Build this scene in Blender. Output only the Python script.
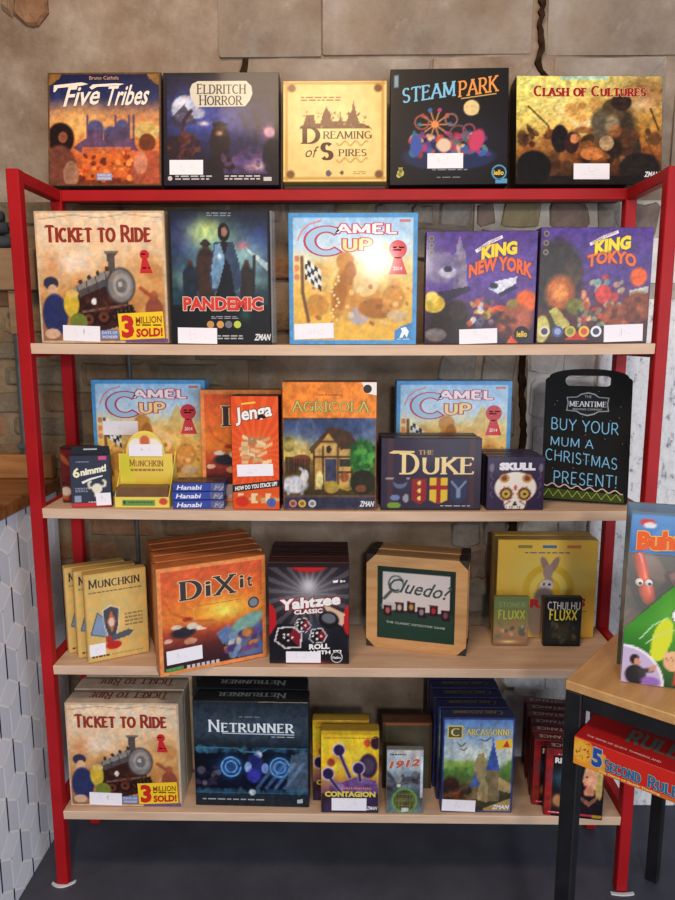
import bpy, math, random
import numpy as np
from mathutils import Matrix, Vector

for _o in list(bpy.data.objects):
    bpy.data.objects.remove(_o, do_unlink=True)
scene = bpy.context.scene
COL = scene.collection

# ------------------------------------------------------------------ camera
F_PX, PITCH, YAW = 700.0, math.radians(9.289), math.radians(0.913)
CAM = np.array([0.0187, -1.66, 1.4505])
_cp, _sp, _cy, _sy = math.cos(PITCH), math.sin(PITCH), math.cos(YAW), math.sin(YAW)
C_FWD = np.array([-_sy * _cp, _cy * _cp, -_sp])
C_RIGHT = np.array([_cy, _sy, 0.0])
C_UP = np.cross(C_RIGHT, C_FWD)
cam_data = bpy.data.cameras.new('camera')
cam_data.sensor_fit = 'HORIZONTAL'
cam_data.sensor_width = 36.0
cam_data.lens = F_PX / 675.0 * 36.0
cam_data.clip_start = 0.02
cam_ob = bpy.data.objects.new('camera', cam_data)
COL.objects.link(cam_ob)
_m = Matrix.Identity(4)
for _i in range(3):
    _m[_i][0], _m[_i][1], _m[_i][2], _m[_i][3] = C_RIGHT[_i], C_UP[_i], -C_FWD[_i], CAM[_i]
cam_ob.matrix_world = _m
scene.camera = cam_ob

# ------------------------------------------------------------------ world, lights, exposure
world = bpy.data.worlds.new('shop_ambient')
world.use_nodes = True
scene.world = world
_bg = world.node_tree.nodes['Background']
_bg.inputs[0].default_value = (0.80, 0.86, 1.0, 1)
_bg.inputs[1].default_value = 0.19
scene.view_settings.view_transform = 'Standard'
scene.view_settings.look = 'None'
scene.view_settings.gamma = 1.0
scene.view_settings.exposure = 0.0
scene.view_settings.use_curve_mapping = False


def area_light(name, loc, target, power, color, sx, sy=None, shape='RECTANGLE'):
    l = bpy.data.lights.new(name, 'AREA')
    l.shape = shape
    l.size = sx
    if sy is not None:
        l.size_y = sy
    l.energy = power
    l.color = color
    o = bpy.data.objects.new(name, l)
    o.location = loc
    o.rotation_euler = (Vector(target) - Vector(loc)).to_track_quat('-Z', 'Y').to_euler()
    COL.objects.link(o)
    return o


# daylight from the shop window behind the photographer, warm ceiling fittings, one bright lamp
area_light('shop_window_daylight', (2.1, -4.3, 1.2), (0, 0, 0.8), 124, (0.84, 0.91, 1.0), 3.2, 2.0)
area_light('ceiling_lamp_warm', (-0.25, -1.25, 3.05), (-0.05, 0.3, 1.7), 25, (1.0, 0.72, 0.46), 0.7, 0.4)
area_light('hanging_lamp', (0.20, -3.0, 1.93), (0.1, 0.0, 1.5), 24, (1.0, 0.93, 0.84), 0.20, None, 'DISK')


# ------------------------------------------------------------------ pixel to place
def ray(px, py):
    d = C_FWD + C_RIGHT * ((px - 337.5) / F_PX) - C_UP * ((py - 450.0) / F_PX)
    return d


def at_y(px, py, Y):
    d = ray(px, py)
    return CAM + d * ((Y - CAM[1]) / d[1])


def at_z(px, py, Z):
    d = ray(px, py)
    return CAM + d * ((Z - CAM[2]) / d[2])


def proj(P):
    d = np.asarray(P, float) - CAM
    z = d @ C_FWD
    return 337.5 + F_PX * (d @ C_RIGHT) / z, 450.0 - F_PX * (d @ C_UP) / z


def bisect(fn, a, b):
    fa = fn(a)
    for _ in range(50):
        m = 0.5 * (a + b)
        fm = fn(m)
        if (fm > 0) == (fa > 0):
            a, fa = m, fm
        else:
            b = m
    return 0.5 * (a + b)


# ------------------------------------------------------------------ colour and material helpers
def lin(c):
    c = np.asarray(c, float) / 255.0
    return np.where(c <= 0.04045, c / 12.92, ((c + 0.055) / 1.055) ** 2.4)


def rgba(c):
    r = lin(c)
    return (float(r[0]), float(r[1]), float(r[2]), 1.0)


MATS = {}


def new_mat(name):
    m = bpy.data.materials.new(name)
    m.use_nodes = True
    nt = m.node_tree
    return m, nt, nt.nodes['Principled BSDF']


def noise_mat(name, c1, c2, scale=8.0, rough=0.6, c3=None, bump=0.0, bscale=60.0, stretch=None, coat=0.0, detail=6.0, spec=0.5, metal=0.0, pos=(.33, .5, .67)):
    """two or three colours mixed by noise in object space, with fine relief"""
    if name in MATS:
        return MATS[name]
    m, nt, bs = new_mat(name)
    N, L = nt.nodes, nt.links
    tc = N.new('ShaderNodeTexCoord')
    mp = N.new('ShaderNodeMapping')
    L.new(tc.outputs['Object'], mp.inputs[0])
    if stretch:
        mp.inputs['Scale'].default_value = stretch
    nz = N.new('ShaderNodeTexNoise')
    nz.inputs['Scale'].default_value = scale
    nz.inputs['Detail'].default_value = detail
    nz.inputs['Roughness'].default_value = 0.62
    L.new(mp.outputs[0], nz.inputs['Vector'])
    cr = N.new('ShaderNodeValToRGB')
    e = cr.color_ramp.elements
    e[0].position, e[1].position = pos[0], pos[2]
    e[0].color, e[1].color = rgba(c1), rgba(c2)
    if c3 is not None:
        k = cr.color_ramp.elements.new(pos[1])
        k.color = rgba(c3)
    L.new(nz.outputs['Fac'], cr.inputs[0])
    L.new(cr.outputs[0], bs.inputs['Base Color'])
    bs.inputs['Roughness'].default_value = rough
    bs.inputs['Coat Weight'].default_value = coat
    bs.inputs['Specular IOR Level'].default_value = spec
    bs.inputs['Metallic'].default_value = metal
    if bump > 0:
        n2 = N.new('ShaderNodeTexNoise')
        n2.inputs['Scale'].default_value = bscale
        n2.inputs['Detail'].default_value = 8.0
        L.new(mp.outputs[0], n2.inputs['Vector'])
        bp = N.new('ShaderNodeBump')
        bp.inputs['Strength'].default_value = bump
        bp.inputs['Distance'].default_value = 0.01
        L.new(n2.outputs['Fac'], bp.inputs['Height'])
        L.new(bp.outputs[0], bs.inputs['Normal'])
    MATS[name] = m
    return m


def card(c, rough=0.42, coat=0.12):
    """plain printed card of one colour, faintly uneven"""
    c = tuple(int(v) for v in c)
    key = 'card_%d_%d_%d' % c
    k = np.array(c)
    return noise_mat(key, np.clip(k * 0.93, 0, 255), np.clip(k * 1.05 + 1, 0, 255), 30, rough, coat=coat, spec=.25)


def print_mat(name, rough, coat, coat_rough):
    m, nt, bs = new_mat(name)
    at = nt.nodes.new('ShaderNodeAttribute')
    at.attribute_name = 'Col'
    nt.links.new(at.outputs['Color'], bs.inputs['Base Color'])
    bs.inputs['Roughness'].default_value = rough
    bs.inputs['Coat Weight'].default_value = coat
    bs.inputs['Coat Roughness'].default_value = coat_rough
    bs.inputs['Specular IOR Level'].default_value = 0.22
    return m


M_PRINT = print_mat('printed_card_under_film', 0.45, 0.16, 0.10)
M_MATTE = print_mat('printed_card_matte', 0.65, 0.0, 0.3)
M_CHALK = print_mat('chalk_marks', 0.95, 0.0, 0.3)


# ------------------------------------------------------------------ mesh helpers
class MB:
    def __init__(s):
        s.v, s.f, s.m = [], [], []

    def add(s, vs, fs, mat=0):
        k = len(s.v)
        s.v += [tuple(float(q) for q in p) for p in vs]
        s.f += [tuple(k + i for i in f) for f in fs]
        s.m += [mat] * len(fs)
        return s

    def box(s, x0, x1, y0, y1, z0, z1, b=0.0, mat=0):
        """box with chamfered edges"""
        if b <= 0:
            vs = [(x, y, z) for x in (x0, x1) for y in (y0, y1) for z in (z0, z1)]
            fs = [(0, 1, 3, 2), (4, 6, 7, 5), (0, 4, 5, 1), (2, 3, 7, 6), (0, 2, 6, 4), (1, 5, 7, 3)]
            return s.add(vs, fs, mat)
        vs, idx = [], {}
        for i, x in enumerate((x0, x1)):
            for j, y in enumerate((y0, y1)):
                for k, z in enumerate((z0, z1)):
                    dx, dy, dz = (b if i == 0 else -b), (b if j == 0 else -b), (b if k == 0 else -b)
                    idx[i, j, k, 0] = len(vs); vs.append((x, y + dy, z + dz))
                    idx[i, j, k, 1] = len(vs); vs.append((x + dx, y, z + dz))
                    idx[i, j, k, 2] = len(vs); vs.append((x + dx, y + dy, z))
        fs = []
        R = ((0, 0), (1, 0), (1, 1), (0, 1))
        for i in (0, 1):
            fs.append(tuple(idx[i, a, c, 0] for a, c in R))
            fs.append(tuple(idx[a, i, c, 1] for a, c in R))
            fs.append(tuple(idx[a, c, i, 2] for a, c in R))
        for a in (0, 1):
            for c in (0, 1):
                fs.append((idx[a, c, 0, 0], idx[a, c, 1, 0], idx[a, c, 1, 1], idx[a, c, 0, 1]))
                fs.append((idx[a, 0, c, 0], idx[a, 1, c, 0], idx[a, 1, c, 2], idx[a, 0, c, 2]))
                fs.append((idx[0, a, c, 1], idx[1, a, c, 1], idx[1, a, c, 2], idx[0, a, c, 2]))
                for d in (0, 1):
                    fs.append((idx[a, c, d, 0], idx[a, c, d, 1], idx[a, c, d, 2]))
        return s.add(vs, fs, mat)

    def prism(s, pts, y0, y1, mat=0):
        """outline in x,z pushed from y0 to y1"""
        n = len(pts)
        vs = [(p[0], y0, p[1]) for p in pts] + [(p[0], y1, p[1]) for p in pts]
        fs = [tuple(range(n)), tuple(range(2 * n - 1, n - 1, -1))]
        fs += [(i, (i + 1) % n, n + (i + 1) % n, n + i) for i in range(n)]
        return s.add(vs, fs, mat)

    def tube(s, pts, r, n=10, mat=0, caps=True):
        rings = []
        P = [np.array(p, float) for p in pts]
        rr = r if hasattr(r, '__len__') else [r] * len(P)
        for i, p in enumerate(P):
            t = P[min(i + 1, len(P) - 1)] - P[max(i - 1, 0)]
            t = t / (np.linalg.norm(t) + 1e-12)
            a = np.cross(t, (0, 1, 0) if abs(t[1]) < 0.9 else (1, 0, 0))
            a /= np.linalg.norm(a)
            b = np.cross(t, a)
            rings.append([p + rr[i] * (a * math.cos(q) + b * math.sin(q)) for q in np.linspace(0, 2 * math.pi, n, endpoint=False)])
        vs = [q for g in rings for q in g]
        fs = [(i * n + j, i * n + (j + 1) % n, (i + 1) * n + (j + 1) % n, (i + 1) * n + j) for i in range(len(P) - 1) for j in range(n)]
        if caps:
            fs += [tuple(range(n)), tuple(range(len(vs) - n, len(vs)))]
        return s.add(vs, fs, mat)

    def ball(s, c, rx, ry=None, rz=None, nu=14, nv=8, mat=0):
        ry = rx if ry is None else ry
        rz = rx if rz is None else rz
        vs = []
        for j in range(nv + 1):
            a = math.pi * j / nv
            for i in range(nu):
                b = 2 * math.pi * i / nu
                vs.append((c[0] + rx * math.sin(a) * math.cos(b), c[1] + ry * math.sin(a) * math.sin(b), c[2] + rz * math.cos(a)))
        fs = [(j * nu + i, j * nu + (i + 1) % nu, (j + 1) * nu + (i + 1) % nu, (j + 1) * nu + i) for j in range(nv) for i in range(nu)]
        return s.add(vs, fs, mat)

    def mesh(s, name):
        import bmesh
        me = bpy.data.meshes.new(name)
        me.from_pydata(s.v, [], s.f)
        me.polygons.foreach_set('material_index', s.m)
        bm = bmesh.new()
        bm.from_mesh(me)
        bmesh.ops.recalc_face_normals(bm, faces=bm.faces)
        bm.to_mesh(me)
        bm.free()
        return me

    def build(s, name, mats, parent=None, smooth=False):
        me = s.mesh(name)
        for m in (mats if isinstance(mats, (list, tuple)) else [mats]):
            me.materials.append(m)
        if smooth:
            me.polygons.foreach_set('use_smooth', [True] * len(me.polygons))
        return link(name, me, parent)


def link(name, me, parent=None):
    o = bpy.data.objects.new(name, me)
    COL.objects.link(o)
    if parent is not None:
        o.parent = parent
    return o


def tag(o, label=None, cat=None, group=None, kind=None):
    if label: o['label'] = label
    if cat: o['category'] = cat
    if group: o['group'] = group
    if kind: o['kind'] = kind
    return o


def empty(name, loc=(0, 0, 0), rz=0.0, rx=0.0):
    o = bpy.data.objects.new(name, None)
    o.empty_display_size = 0.05
    COL.objects.link(o)
    o.location = loc
    o.rotation_euler = (rx, 0, rz)
    return o


def copy_tree(o, parent=None):
    c = o.copy()
    COL.objects.link(c)
    c.parent = parent
    for ch in list(o.children):
        copy_tree(ch, c)
    return c
# ------------------------------------------------------------------ lettering: a drawn serif alphabet and the built-in sans
def arc(cx, cy, rx, ry, a0, a1, n=12):
    return [(cx + rx * math.cos(math.radians(a0 + (a1 - a0) * i / n)), cy + ry * math.sin(math.radians(a0 + (a1 - a0) * i / n))) for i in range(n + 1)]


_st = [(.1, 0), (.1, 1)]
GLYPH = {
    'A': (.8, [[(.02, 0), (.4, 1)], [(.4, 1), (.78, 0)], [(.16, .35), (.64, .35)]]),
    'B': (.7, [_st, [(.1, 1), (.35, 1)] + arc(.35, .76, .23, .24, 90, -90) + [(.1, .52)], [(.35, .52)] + arc(.36, .26, .28, .26, 90, -90) + [(.1, 0)]]),
    'C': (.78, [arc(.43, .5, .38, .5, 48, 312, 16)]),
    'D': (.82, [_st, [(.1, 1), (.3, 1)] + arc(.3, .5, .44, .5, 90, -90, 14) + [(.1, 0)]]),
    'E': (.66, [_st, [(.1, 1), (.58, 1)], [(.1, .53), (.48, .53)], [(.1, 0), (.6, 0)]]),
    'F': (.62, [_st, [(.1, 1), (.58, 1)], [(.1, .53), (.46, .53)]]),
    'G': (.82, [arc(.43, .5, .38, .5, 48, 340, 16) + [(.79, .42)], [(.55, .42), (.8, .42)], [(.76, .42), (.76, .05)]]),
    'H': (.82, [_st, [(.72, 0), (.72, 1)], [(.1, .52), (.72, .52)]]),
    'I': (.26, [[(.13, 0), (.13, 1)]]),
    'J': (.5, [[(.38, 1), (.38, .2)] + arc(.2, .2, .18, .2, 0, -160, 8)]),
    'K': (.76, [_st, [(.66, 1), (.12, .45)], [(.28, .6), (.72, 0)]]),
    'L': (.62, [_st, [(.1, 0), (.6, 0)]]),
    'M': (.98, [[(.1, 0), (.12, 1)], [(.12, 1), (.49, .1)], [(.49, .1), (.86, 1)], [(.86, 1), (.88, 0)]]),
    'N': (.84, [[(.1, 0), (.1, 1)], [(.1, 1), (.72, 0)], [(.72, 0), (.72, 1)]]),
    'O': (.86, [arc(.43, .5, .38, .5, 0, 360, 20)]),
    'P': (.68, [_st, [(.1, 1), (.35, 1)] + arc(.35, .73, .27, .27, 90, -90) + [(.1, .46)]]),
    'Q': (.86, [arc(.43, .5, .38, .5, 0, 360, 20), [(.45, .2), (.8, -.12)]]),
    'R': (.74, [_st, [(.1, 1), (.35, 1)] + arc(.35, .74, .26, .26, 90, -90) + [(.1, .48)], [(.34, .48), (.7, 0)]]),
    'S': (.62, [arc(.31, .75, .23, .25, 30, 270, 10) + arc(.31, .25, .25, .25, 90, -150, 10)[1:]]),
    'T': (.72, [[(.36, 0), (.36, 1)], [(.02, 1), (.7, 1)]]),
    'U': (.8, [[(.1, 1), (.1, .32)] + arc(.4, .32, .3, .32, 180, 360, 12) + [(.7, 1)]]),
    'V': (.78, [[(.02, 1), (.39, 0)], [(.39, 0), (.76, 1)]]),
    'W': (1.1, [[(.02, 1), (.3, 0)], [(.3, 0), (.55, .9)], [(.55, .9), (.8, 0)], [(.8, 0), (1.08, 1)]]),
    'X': (.76, [[(.04, 1), (.7, 0)], [(.7, 1), (.04, 0)]]),
    'Y': (.74, [[(.02, 1), (.37, .48)], [(.72, 1), (.37, .48)], [(.37, .48), (.37, 0)]]),
    'Z': (.68, [[(.06, 1), (.62, 1)], [(.62, 1), (.06, 0)], [(.06, 0), (.64, 0)]]),
    '!': (.26, [[(.13, .3), (.13, 1)], [(.13, 0), (.13, .1)]]),
    '?': (.56, [arc(.27, .75, .22, .25, 160, -60, 10) + [(.27, .4), (.27, .26)], [(.27, 0), (.27, .1)]]),
    "'": (.2, [[(.1, .75), (.12, 1)]]),
    '.': (.24, [[(.12, 0), (.12, .1)]]),
}


def stroke_poly(pts, tv, th, grow):
    P = np.array(pts, float)
    n = len(P)
    seg = P[1:] - P[:-1]
    ln = np.hypot(seg[:, 0], seg[:, 1]) + 1e-9
    T = seg / ln[:, None]
    w = th + (tv - th) * np.abs(T[:, 1]) + 2 * grow
    vs, fs = [], []
    closed = np.hypot(*(P[0] - P[-1])) < 1e-6
    for i in range(n):
        if closed and i in (0, n - 1):
            t, ww = T[0] + T[-1], 0.5 * (w[0] + w[-1])
        elif i == 0:
            t, ww = T[0], w[0]
        elif i == n - 1:
            t, ww = T[-1], w[-1]
        else:
            t, ww = T[i - 1] + T[i], 0.5 * (w[i - 1] + w[i])
        t = t / (np.hypot(*t) + 1e-9)
        nn = np.array([-t[1], t[0]])
        p = P[i].copy()
        if not closed and grow > 0:
            if i == 0: p = p - t * grow
            if i == n - 1: p = p + t * grow
        vs += [p + nn * ww / 2, p - nn * ww / 2]
    fs = [(2 * i, 2 * i + 1, 2 * i + 3, 2 * i + 2) for i in range(n - 1)]
    return vs, fs


def glyphs_drawn(text, tv=.17, th=.07, serif=.1, grow=0.0, gap=.12, small=.76):
    V, Fc, nst = [], [], 0
    x = 0.0
    for ch in text:
        if ch == ' ':
            x += .42
            continue
        sc = small if ch.islower() else 1.0
        adv, strokes = GLYPH[ch.upper()]
        for st in strokes:
            parts = [stroke_poly([(px * sc, py * sc) for px, py in st], tv, th, grow)]
            closed = abs(st[0][0] - st[-1][0]) + abs(st[0][1] - st[-1][1]) < 1e-6
            if serif > 0 and not closed:
                for e, q in ((st[0], st[1]), (st[-1], st[-2])):
                    dx, dy = abs(e[0] - q[0]), abs(e[1] - q[1])
                    ex, ey = e[0] * sc, e[1] * sc
                    if dy > dx * .6 and (abs(e[1]) < .01 or abs(e[1] - 1) < .01) and len(st) < 4:
                        parts.append(stroke_poly([(ex - serif - tv * .3, ey), (ex + serif + tv * .3, ey)], th * 1.1, th * 1.1, grow))
                    elif dx > dy and len(st) == 2:
                        s = 1 if e[1] < .6 else -1
                        if abs(e[0] - .1) > .02:
                            parts.append(stroke_poly([(ex, ey), (ex, ey + s * serif * 1.5 * sc)], th * 1.2, th, grow))
            for vs, fs in parts:
                k = len(V)
                V += [(v[0] + x, v[1], nst % 14) for v in vs]
                nst += 1
                Fc += [tuple(k + i for i in f) for f in fs]
        x += adv * sc + gap
    return np.array(V), Fc


_SANS = {}


def glyphs_sans(text, offset=0.0):
    key = (text, round(offset, 4))
    if key in _SANS:
        return _SANS[key]
    cu = bpy.data.curves.new('lettering_curve', 'FONT')
    cu.body = text
    cu.size = 1.0
    cu.resolution_u = 2
    cu.offset = offset
    cu.fill_mode = 'FRONT'
    o = bpy.data.objects.new('lettering_curve', cu)
    me = o.to_mesh()
    V = np.array([(v.co.x, v.co.y) for v in me.vertices]).reshape(-1, 2)
    Fc = [tuple(p.vertices) for p in me.polygons]
    o.to_mesh_clear()
    bpy.data.objects.remove(o)
    bpy.data.curves.remove(cu)
    _SANS[key] = (V, Fc)
    return V, Fc


# ------------------------------------------------------------------ printed covers
def vnoise(U, V, scale, seed):
    r = np.random.RandomState(seed)
    n = int(scale) + 3
    g = r.rand(n, n)
    x, y = np.clip(U, 0, 1) * scale, np.clip(V, 0, 1) * scale
    i, j = x.astype(int), y.astype(int)
    fx, fy = x - i, y - j
    fx, fy = fx * fx * (3 - 2 * fx), fy * fy * (3 - 2 * fy)
    return (g[i, j] * (1 - fx) + g[i + 1, j] * fx) * (1 - fy) + (g[i, j + 1] * (1 - fx) + g[i + 1, j + 1] * fx) * fy


class Cover:
    """flat print of w x h metres; u,v run 0..1 from the top left corner"""

    def __init__(s, w, h, base, res=0.0027, inset=0.0012):
        s.w, s.h, s.inset = w, h, inset
        s.nx, s.ny = max(4, int(w / res)), max(4, int(h / res))
        u, v = np.linspace(0, 1, s.nx + 1), np.linspace(0, 1, s.ny + 1)
        s.U, s.V = np.meshgrid(u, v)
        s.c = np.zeros(s.U.shape + (3,)) + np.array(base, float)
        s.layers = {'title': [], 'small_print': []}
        s.sticker = None

    def mix(s, m, col):
        m = np.clip(m, 0, 1)[..., None]
        s.c = s.c * (1 - m) + np.array(col, float) * m
        return s

    def grad(s, stops, v0=0.0, v1=1.0, u0=0.0, u1=1.0):
        t = np.clip((s.V - v0) / (v1 - v0), 0, 1)
        xs = [q[0] for q in stops]
        out = np.stack([np.interp(t, xs, [q[1][k] for q in stops]) for k in range(3)], -1)
        m = ((s.V >= v0) & (s.V <= v1) & (s.U >= u0) & (s.U <= u1))[..., None]
        s.c = np.where(m, out, s.c)
        return s

    def rect(s, u0, v0, u1, v1, col, a=1.0):
        return s.mix(((s.U >= u0) & (s.U <= u1) & (s.V >= v0) & (s.V <= v1)) * a, col)

    def ell(s, cu, cv, ru, rv, col, soft=.14, rot=0.0, a=1.0):
        x, y = (s.U - cu), (s.V - cv)
        if rot:
            c, n = math.cos(math.radians(rot)), math.sin(math.radians(rot))
            k = s.h / s.w
            y = y * k
            x, y = x * c + y * n, (-x * n + y * c) / k
        d = np.sqrt((x / ru) ** 2 + (y / rv) ** 2)
        return s.mix(a * np.clip((1 + soft / 2 - d) / max(soft, .02), 0, 1), col)

    def glow(s, cu, cv, ru, rv, col, a=1.0):
        return s.mix(a * np.exp(-(((s.U - cu) / ru) ** 2 + ((s.V - cv) / rv) ** 2)), col)

    def poly(s, pts, col, a=1.0):
        n = len(pts)
        ins = np.zeros(s.U.shape, bool)
        for i in range(n):
            (x1, y1), (x2, y2) = pts[i], pts[(i + 1) % n]
            if y1 == y2:
                continue
            ins ^= ((y1 > s.V) != (y2 > s.V)) & (s.U < (x2 - x1) * (s.V - y1) / (y2 - y1) + x1)
        return s.mix(ins * a, col)

    def line(s, pts, wd, col, a=1.0):
        k = s.h / s.w
        best = np.full(s.U.shape, 9.0)
        for (x1, y1), (x2, y2) in zip(pts[:-1], pts[1:]):
            dx, dy = x2 - x1, (y2 - y1) * k
            px, py = s.U - x1, (s.V - y1) * k
            t = np.clip((px * dx + py * dy) / (dx * dx + dy * dy + 1e-12), 0, 1)
            best = np.minimum(best, np.hypot(px - t * dx, py - t * dy))
        return s.mix(a * np.clip(1.5 - best / (wd / 2 + 1e-9), 0, 1), col)

    def mottle(s, amp, scale, seed):
        n = vnoise(s.U, s.V, scale, seed) * .6 + vnoise(s.U, s.V, scale * 2.3, seed + 1) * .4
        s.c = np.clip(s.c * (1 + amp * 2 * (n[..., None] - .5)), 0, 255)
        return s

    def blobs(s, n, u0, v0, u1, v1, cols, smin, smax, seed, a=.9, stretch=1.0):
        r = random.Random(seed)
        for _ in range(n):
            s.ell(r.uniform(u0, u1), r.uniform(v0, v1), r.uniform(smin, smax) * stretch, r.uniform(smin, smax), r.choice(cols), .28, r.uniform(0, 180), a)
        return s

    def texture(s, amp=.3, seed=1, contrast=1.05):
        """painterly break-up of the printed picture"""
        k = int(max(6, s.w / .012))
        n = .45 * vnoise(s.U, s.V, k, seed) + .35 * vnoise(s.U, s.V, k * 2, seed + 1) + .3 * vnoise(s.U, s.V, k * 4, seed + 2) - .55
        t = vnoise(s.U, s.V, k * 1.5, seed + 3) - .5
        f = np.stack([1 + amp * 2 * n + .12 * t, 1 + amp * 2 * n, 1 + amp * 2 * n - .12 * t], -1)
        s.c = np.clip((s.c * f - 105) * contrast + 100, 4, 252)
        return s

    def rays(s, cu, cv, n, col, a=.5):
        k = s.h / s.w
        ang = np.arctan2((s.V - cv) * k, s.U - cu)
        return s.mix(a * (np.sin(ang * n) > .25), col)

    def border(s, t, col):
        k = s.w / s.h
        m = (s.U < t) | (s.U > 1 - t) | (s.V < t * k) | (s.V > 1 - t * k)
        return s.mix(m * 1.0, col)

    # flat lettering fitted to a rectangle
    def text(s, txt, u0, v0, u1, v1, col, font='sans', outline=None, ow=.04, bold=0.0, arch=0.0, slope=0.0, shear=0.0, taper=0.0, into='title', layer=1, **kw):
        if font == 'sans':
            base = glyphs_sans(txt, bold)
            outs = glyphs_sans(txt, bold + ow) if outline is not None else None
        else:
            base = glyphs_drawn(txt, **kw)
            outs = glyphs_drawn(txt, grow=ow, **kw) if outline is not None else None
        lo, hi = base[0].min(0), base[0].max(0)

        def place(V, lay):
            t = (V[:, 0] - lo[0]) / (hi[0] - lo[0] + 1e-9)
            q = (V[:, 1] - lo[1]) / (hi[1] - lo[1] + 1e-9)
            t = t + shear * (q - .5) * (v1 - v0) * s.h / ((u1 - u0) * s.w)
            qq = .5 + (q - .5) * (1 + taper * (t - .5))
            u = u0 + t * (u1 - u0)
            v = v1 - qq * (v1 - v0) - arch * (1 - (2 * t - 1) ** 2) + slope * (t - .5)
            kk = V[:, 2] * .06 if V.shape[1] > 2 else np.zeros(len(V))
            return [(a, b, lay + k) for a, b, k in zip(u, v, kk)]
        if outs is not None:
            s.layers[into].append((place(outs[0], layer), outs[1], outline))
            layer += 1
        s.layers[into].append((place(base[0], layer), base[1], col))
        return s

    def lines(s, u0, v0, u1, v1, n, col, into='small_print', seed=1):
        """rows of print too small to read, as short dashes"""
        r = random.Random(seed)
        dv = (v1 - v0) / n
        for i in range(n):
            u = u0
            while u < u1 - .01:
                e = min(u1, u + r.uniform(.025, .08))
                y = v0 + i * dv
                s.layers[into].append(([(u, y, 1), (e, y, 1), (e, y + dv * .5, 1), (u, y + dv * .5, 1)], [(0, 1, 2, 3)], col))
                u = e + .015
        return s

    def shape(s, pts, col, into='small_print', layer=1):
        s.layers[into].append(([(p[0], p[1], layer) for p in pts], [tuple(range(len(pts)))], col))
        return s

    def disc(s, cu, cv, ru, col, into='small_print', layer=1, n=20):
        rv = ru * s.w / s.h
        return s.shape([(cu + ru * math.cos(2 * math.pi * i / n), cv + rv * math.sin(2 * math.pi * i / n)) for i in range(n)], col, into, layer)

    def stick(s, u0, v0, u1, v1, rot=0.0, col=(240, 236, 244)):
        s.sticker = (u0, v0, u1, v1, rot, col)
        return s

    # meshes in the box's own frame: x across, z up, front at y = 0
    def _col_mesh(s, name, V, Fc, cols, mat):
        me = bpy.data.meshes.new(name)
        me.from_pydata(V, [], Fc)
        at = me.color_attributes.new('Col', 'FLOAT_COLOR', 'POINT')
        L = np.ones((len(V), 4))
        L[:, :3] = lin(np.clip(cols, 0, 255))
        at.data.foreach_set('color', L.ravel().astype(np.float32))
        me.materials.append(mat)
        return me

    def to_local(s, u, v, lay):
        i = s.inset
        return (-s.w / 2 + i + u * (s.w - 2 * i), -(.0005 + .00035 * lay), s.h - i - v * (s.h - 2 * i))

    def meshes(s, mat=None, tf=None):
        mat = mat or M_PRINT
        out = []
        tf = tf or s.to_local
        i = s.inset
        n0, n1 = s.ny + 1, s.nx + 1
        P = np.zeros((n0, n1, 3))
        P[..., 0] = -s.w / 2 + i + s.U * (s.w - 2 * i)
        P[..., 1] = -.0005
        P[..., 2] = s.h - i - s.V * (s.h - 2 * i)
        idx = np.arange(n0 * n1).reshape(n0, n1)
        Fq = np.stack([idx[1:, :-1], idx[1:, 1:], idx[:-1, 1:], idx[:-1, :-1]], -1).reshape(-1, 4)
        me = bpy.data.meshes.new('cover_art')
        me.vertices.add(n0 * n1)
        me.vertices.foreach_set('co', P.ravel().astype(np.float32))
        me.loops.add(Fq.size)
        me.loops.foreach_set('vertex_index', Fq.ravel().astype(np.int32))
        me.polygons.add(len(Fq))
        me.polygons.foreach_set('loop_start', np.arange(0, Fq.size, 4, dtype=np.int32))
        me.update(calc_edges=True)
        at = me.color_attributes.new('Col', 'FLOAT_COLOR', 'POINT')
        L = np.ones((n0 * n1, 4))
        L[:, :3] = lin(np.clip((s.c.reshape(-1, 3) - 10) * 1.03, 4, 255))
        at.data.foreach_set('color', L.ravel().astype(np.float32))
        me.materials.append(mat)
        out.append(('cover_art', me))
        for nm in ('title', 'small_print'):
            if not s.layers[nm]:
                continue
            V, Fc, C = [], [], []
            for vs, fs, col in s.layers[nm]:
                k = len(V)
                V += [tf(*p) for p in vs]
                Fc += [tuple(k + q for q in f) for f in fs]
                C += [col] * len(vs)
            out.append((nm, s._col_mesh(nm, V, Fc, C, mat)))
        if s.sticker:
            u0, v0, u1, v1, rot, col = s.sticker
            c, n = math.cos(math.radians(rot)), math.sin(math.radians(rot))
            x0, z0 = -s.w / 2 + u0 * s.w, s.h - v1 * s.h
            x1, z1 = -s.w / 2 + u1 * s.w, s.h - v0 * s.h
            mx, mz = (x0 + x1) / 2, (z0 + z1) / 2
            rnd = random.Random(int(u0 * 1000 + v0 * 77))
            V, Fc, C = [], [], []

            def quad(ax, az, bx, bz, y, cc):
                k = len(V)
                for px, pz in ((ax, az), (bx, az), (bx, bz), (ax, bz)):
                    V.append((mx + (px - mx) * c - (pz - mz) * n, y, mz + (px - mx) * n + (pz - mz) * c))
                    C.append(cc)
                Fc.append((k, k + 1, k + 2, k + 3))
            quad(x0, z0, x1, z1, -.0022, col)
            k = len(V)
            for a in range(4):
                V.append((V[a][0], -.0008, V[a][2])); C.append(col)
            for a in range(4):
                Fc.append((a, (a + 1) % 4, k + (a + 1) % 4, k + a))
            hw = (x1 - x0)
            for _ in range(6):   # faint handwritten marks
                a = x0 + hw * rnd.uniform(.25, .7)
                b = z0 + (z1 - z0) * rnd.uniform(.25, .6)
                if rnd.random() < .5:
                    quad(a, b, a + .0016, b + (z1 - z0) * .3, -.0025, np.array(col) * .94)
                else:
                    quad(a, b, a + hw * .07, b + .0015, -.0025, np.array(col) * .94)
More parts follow.
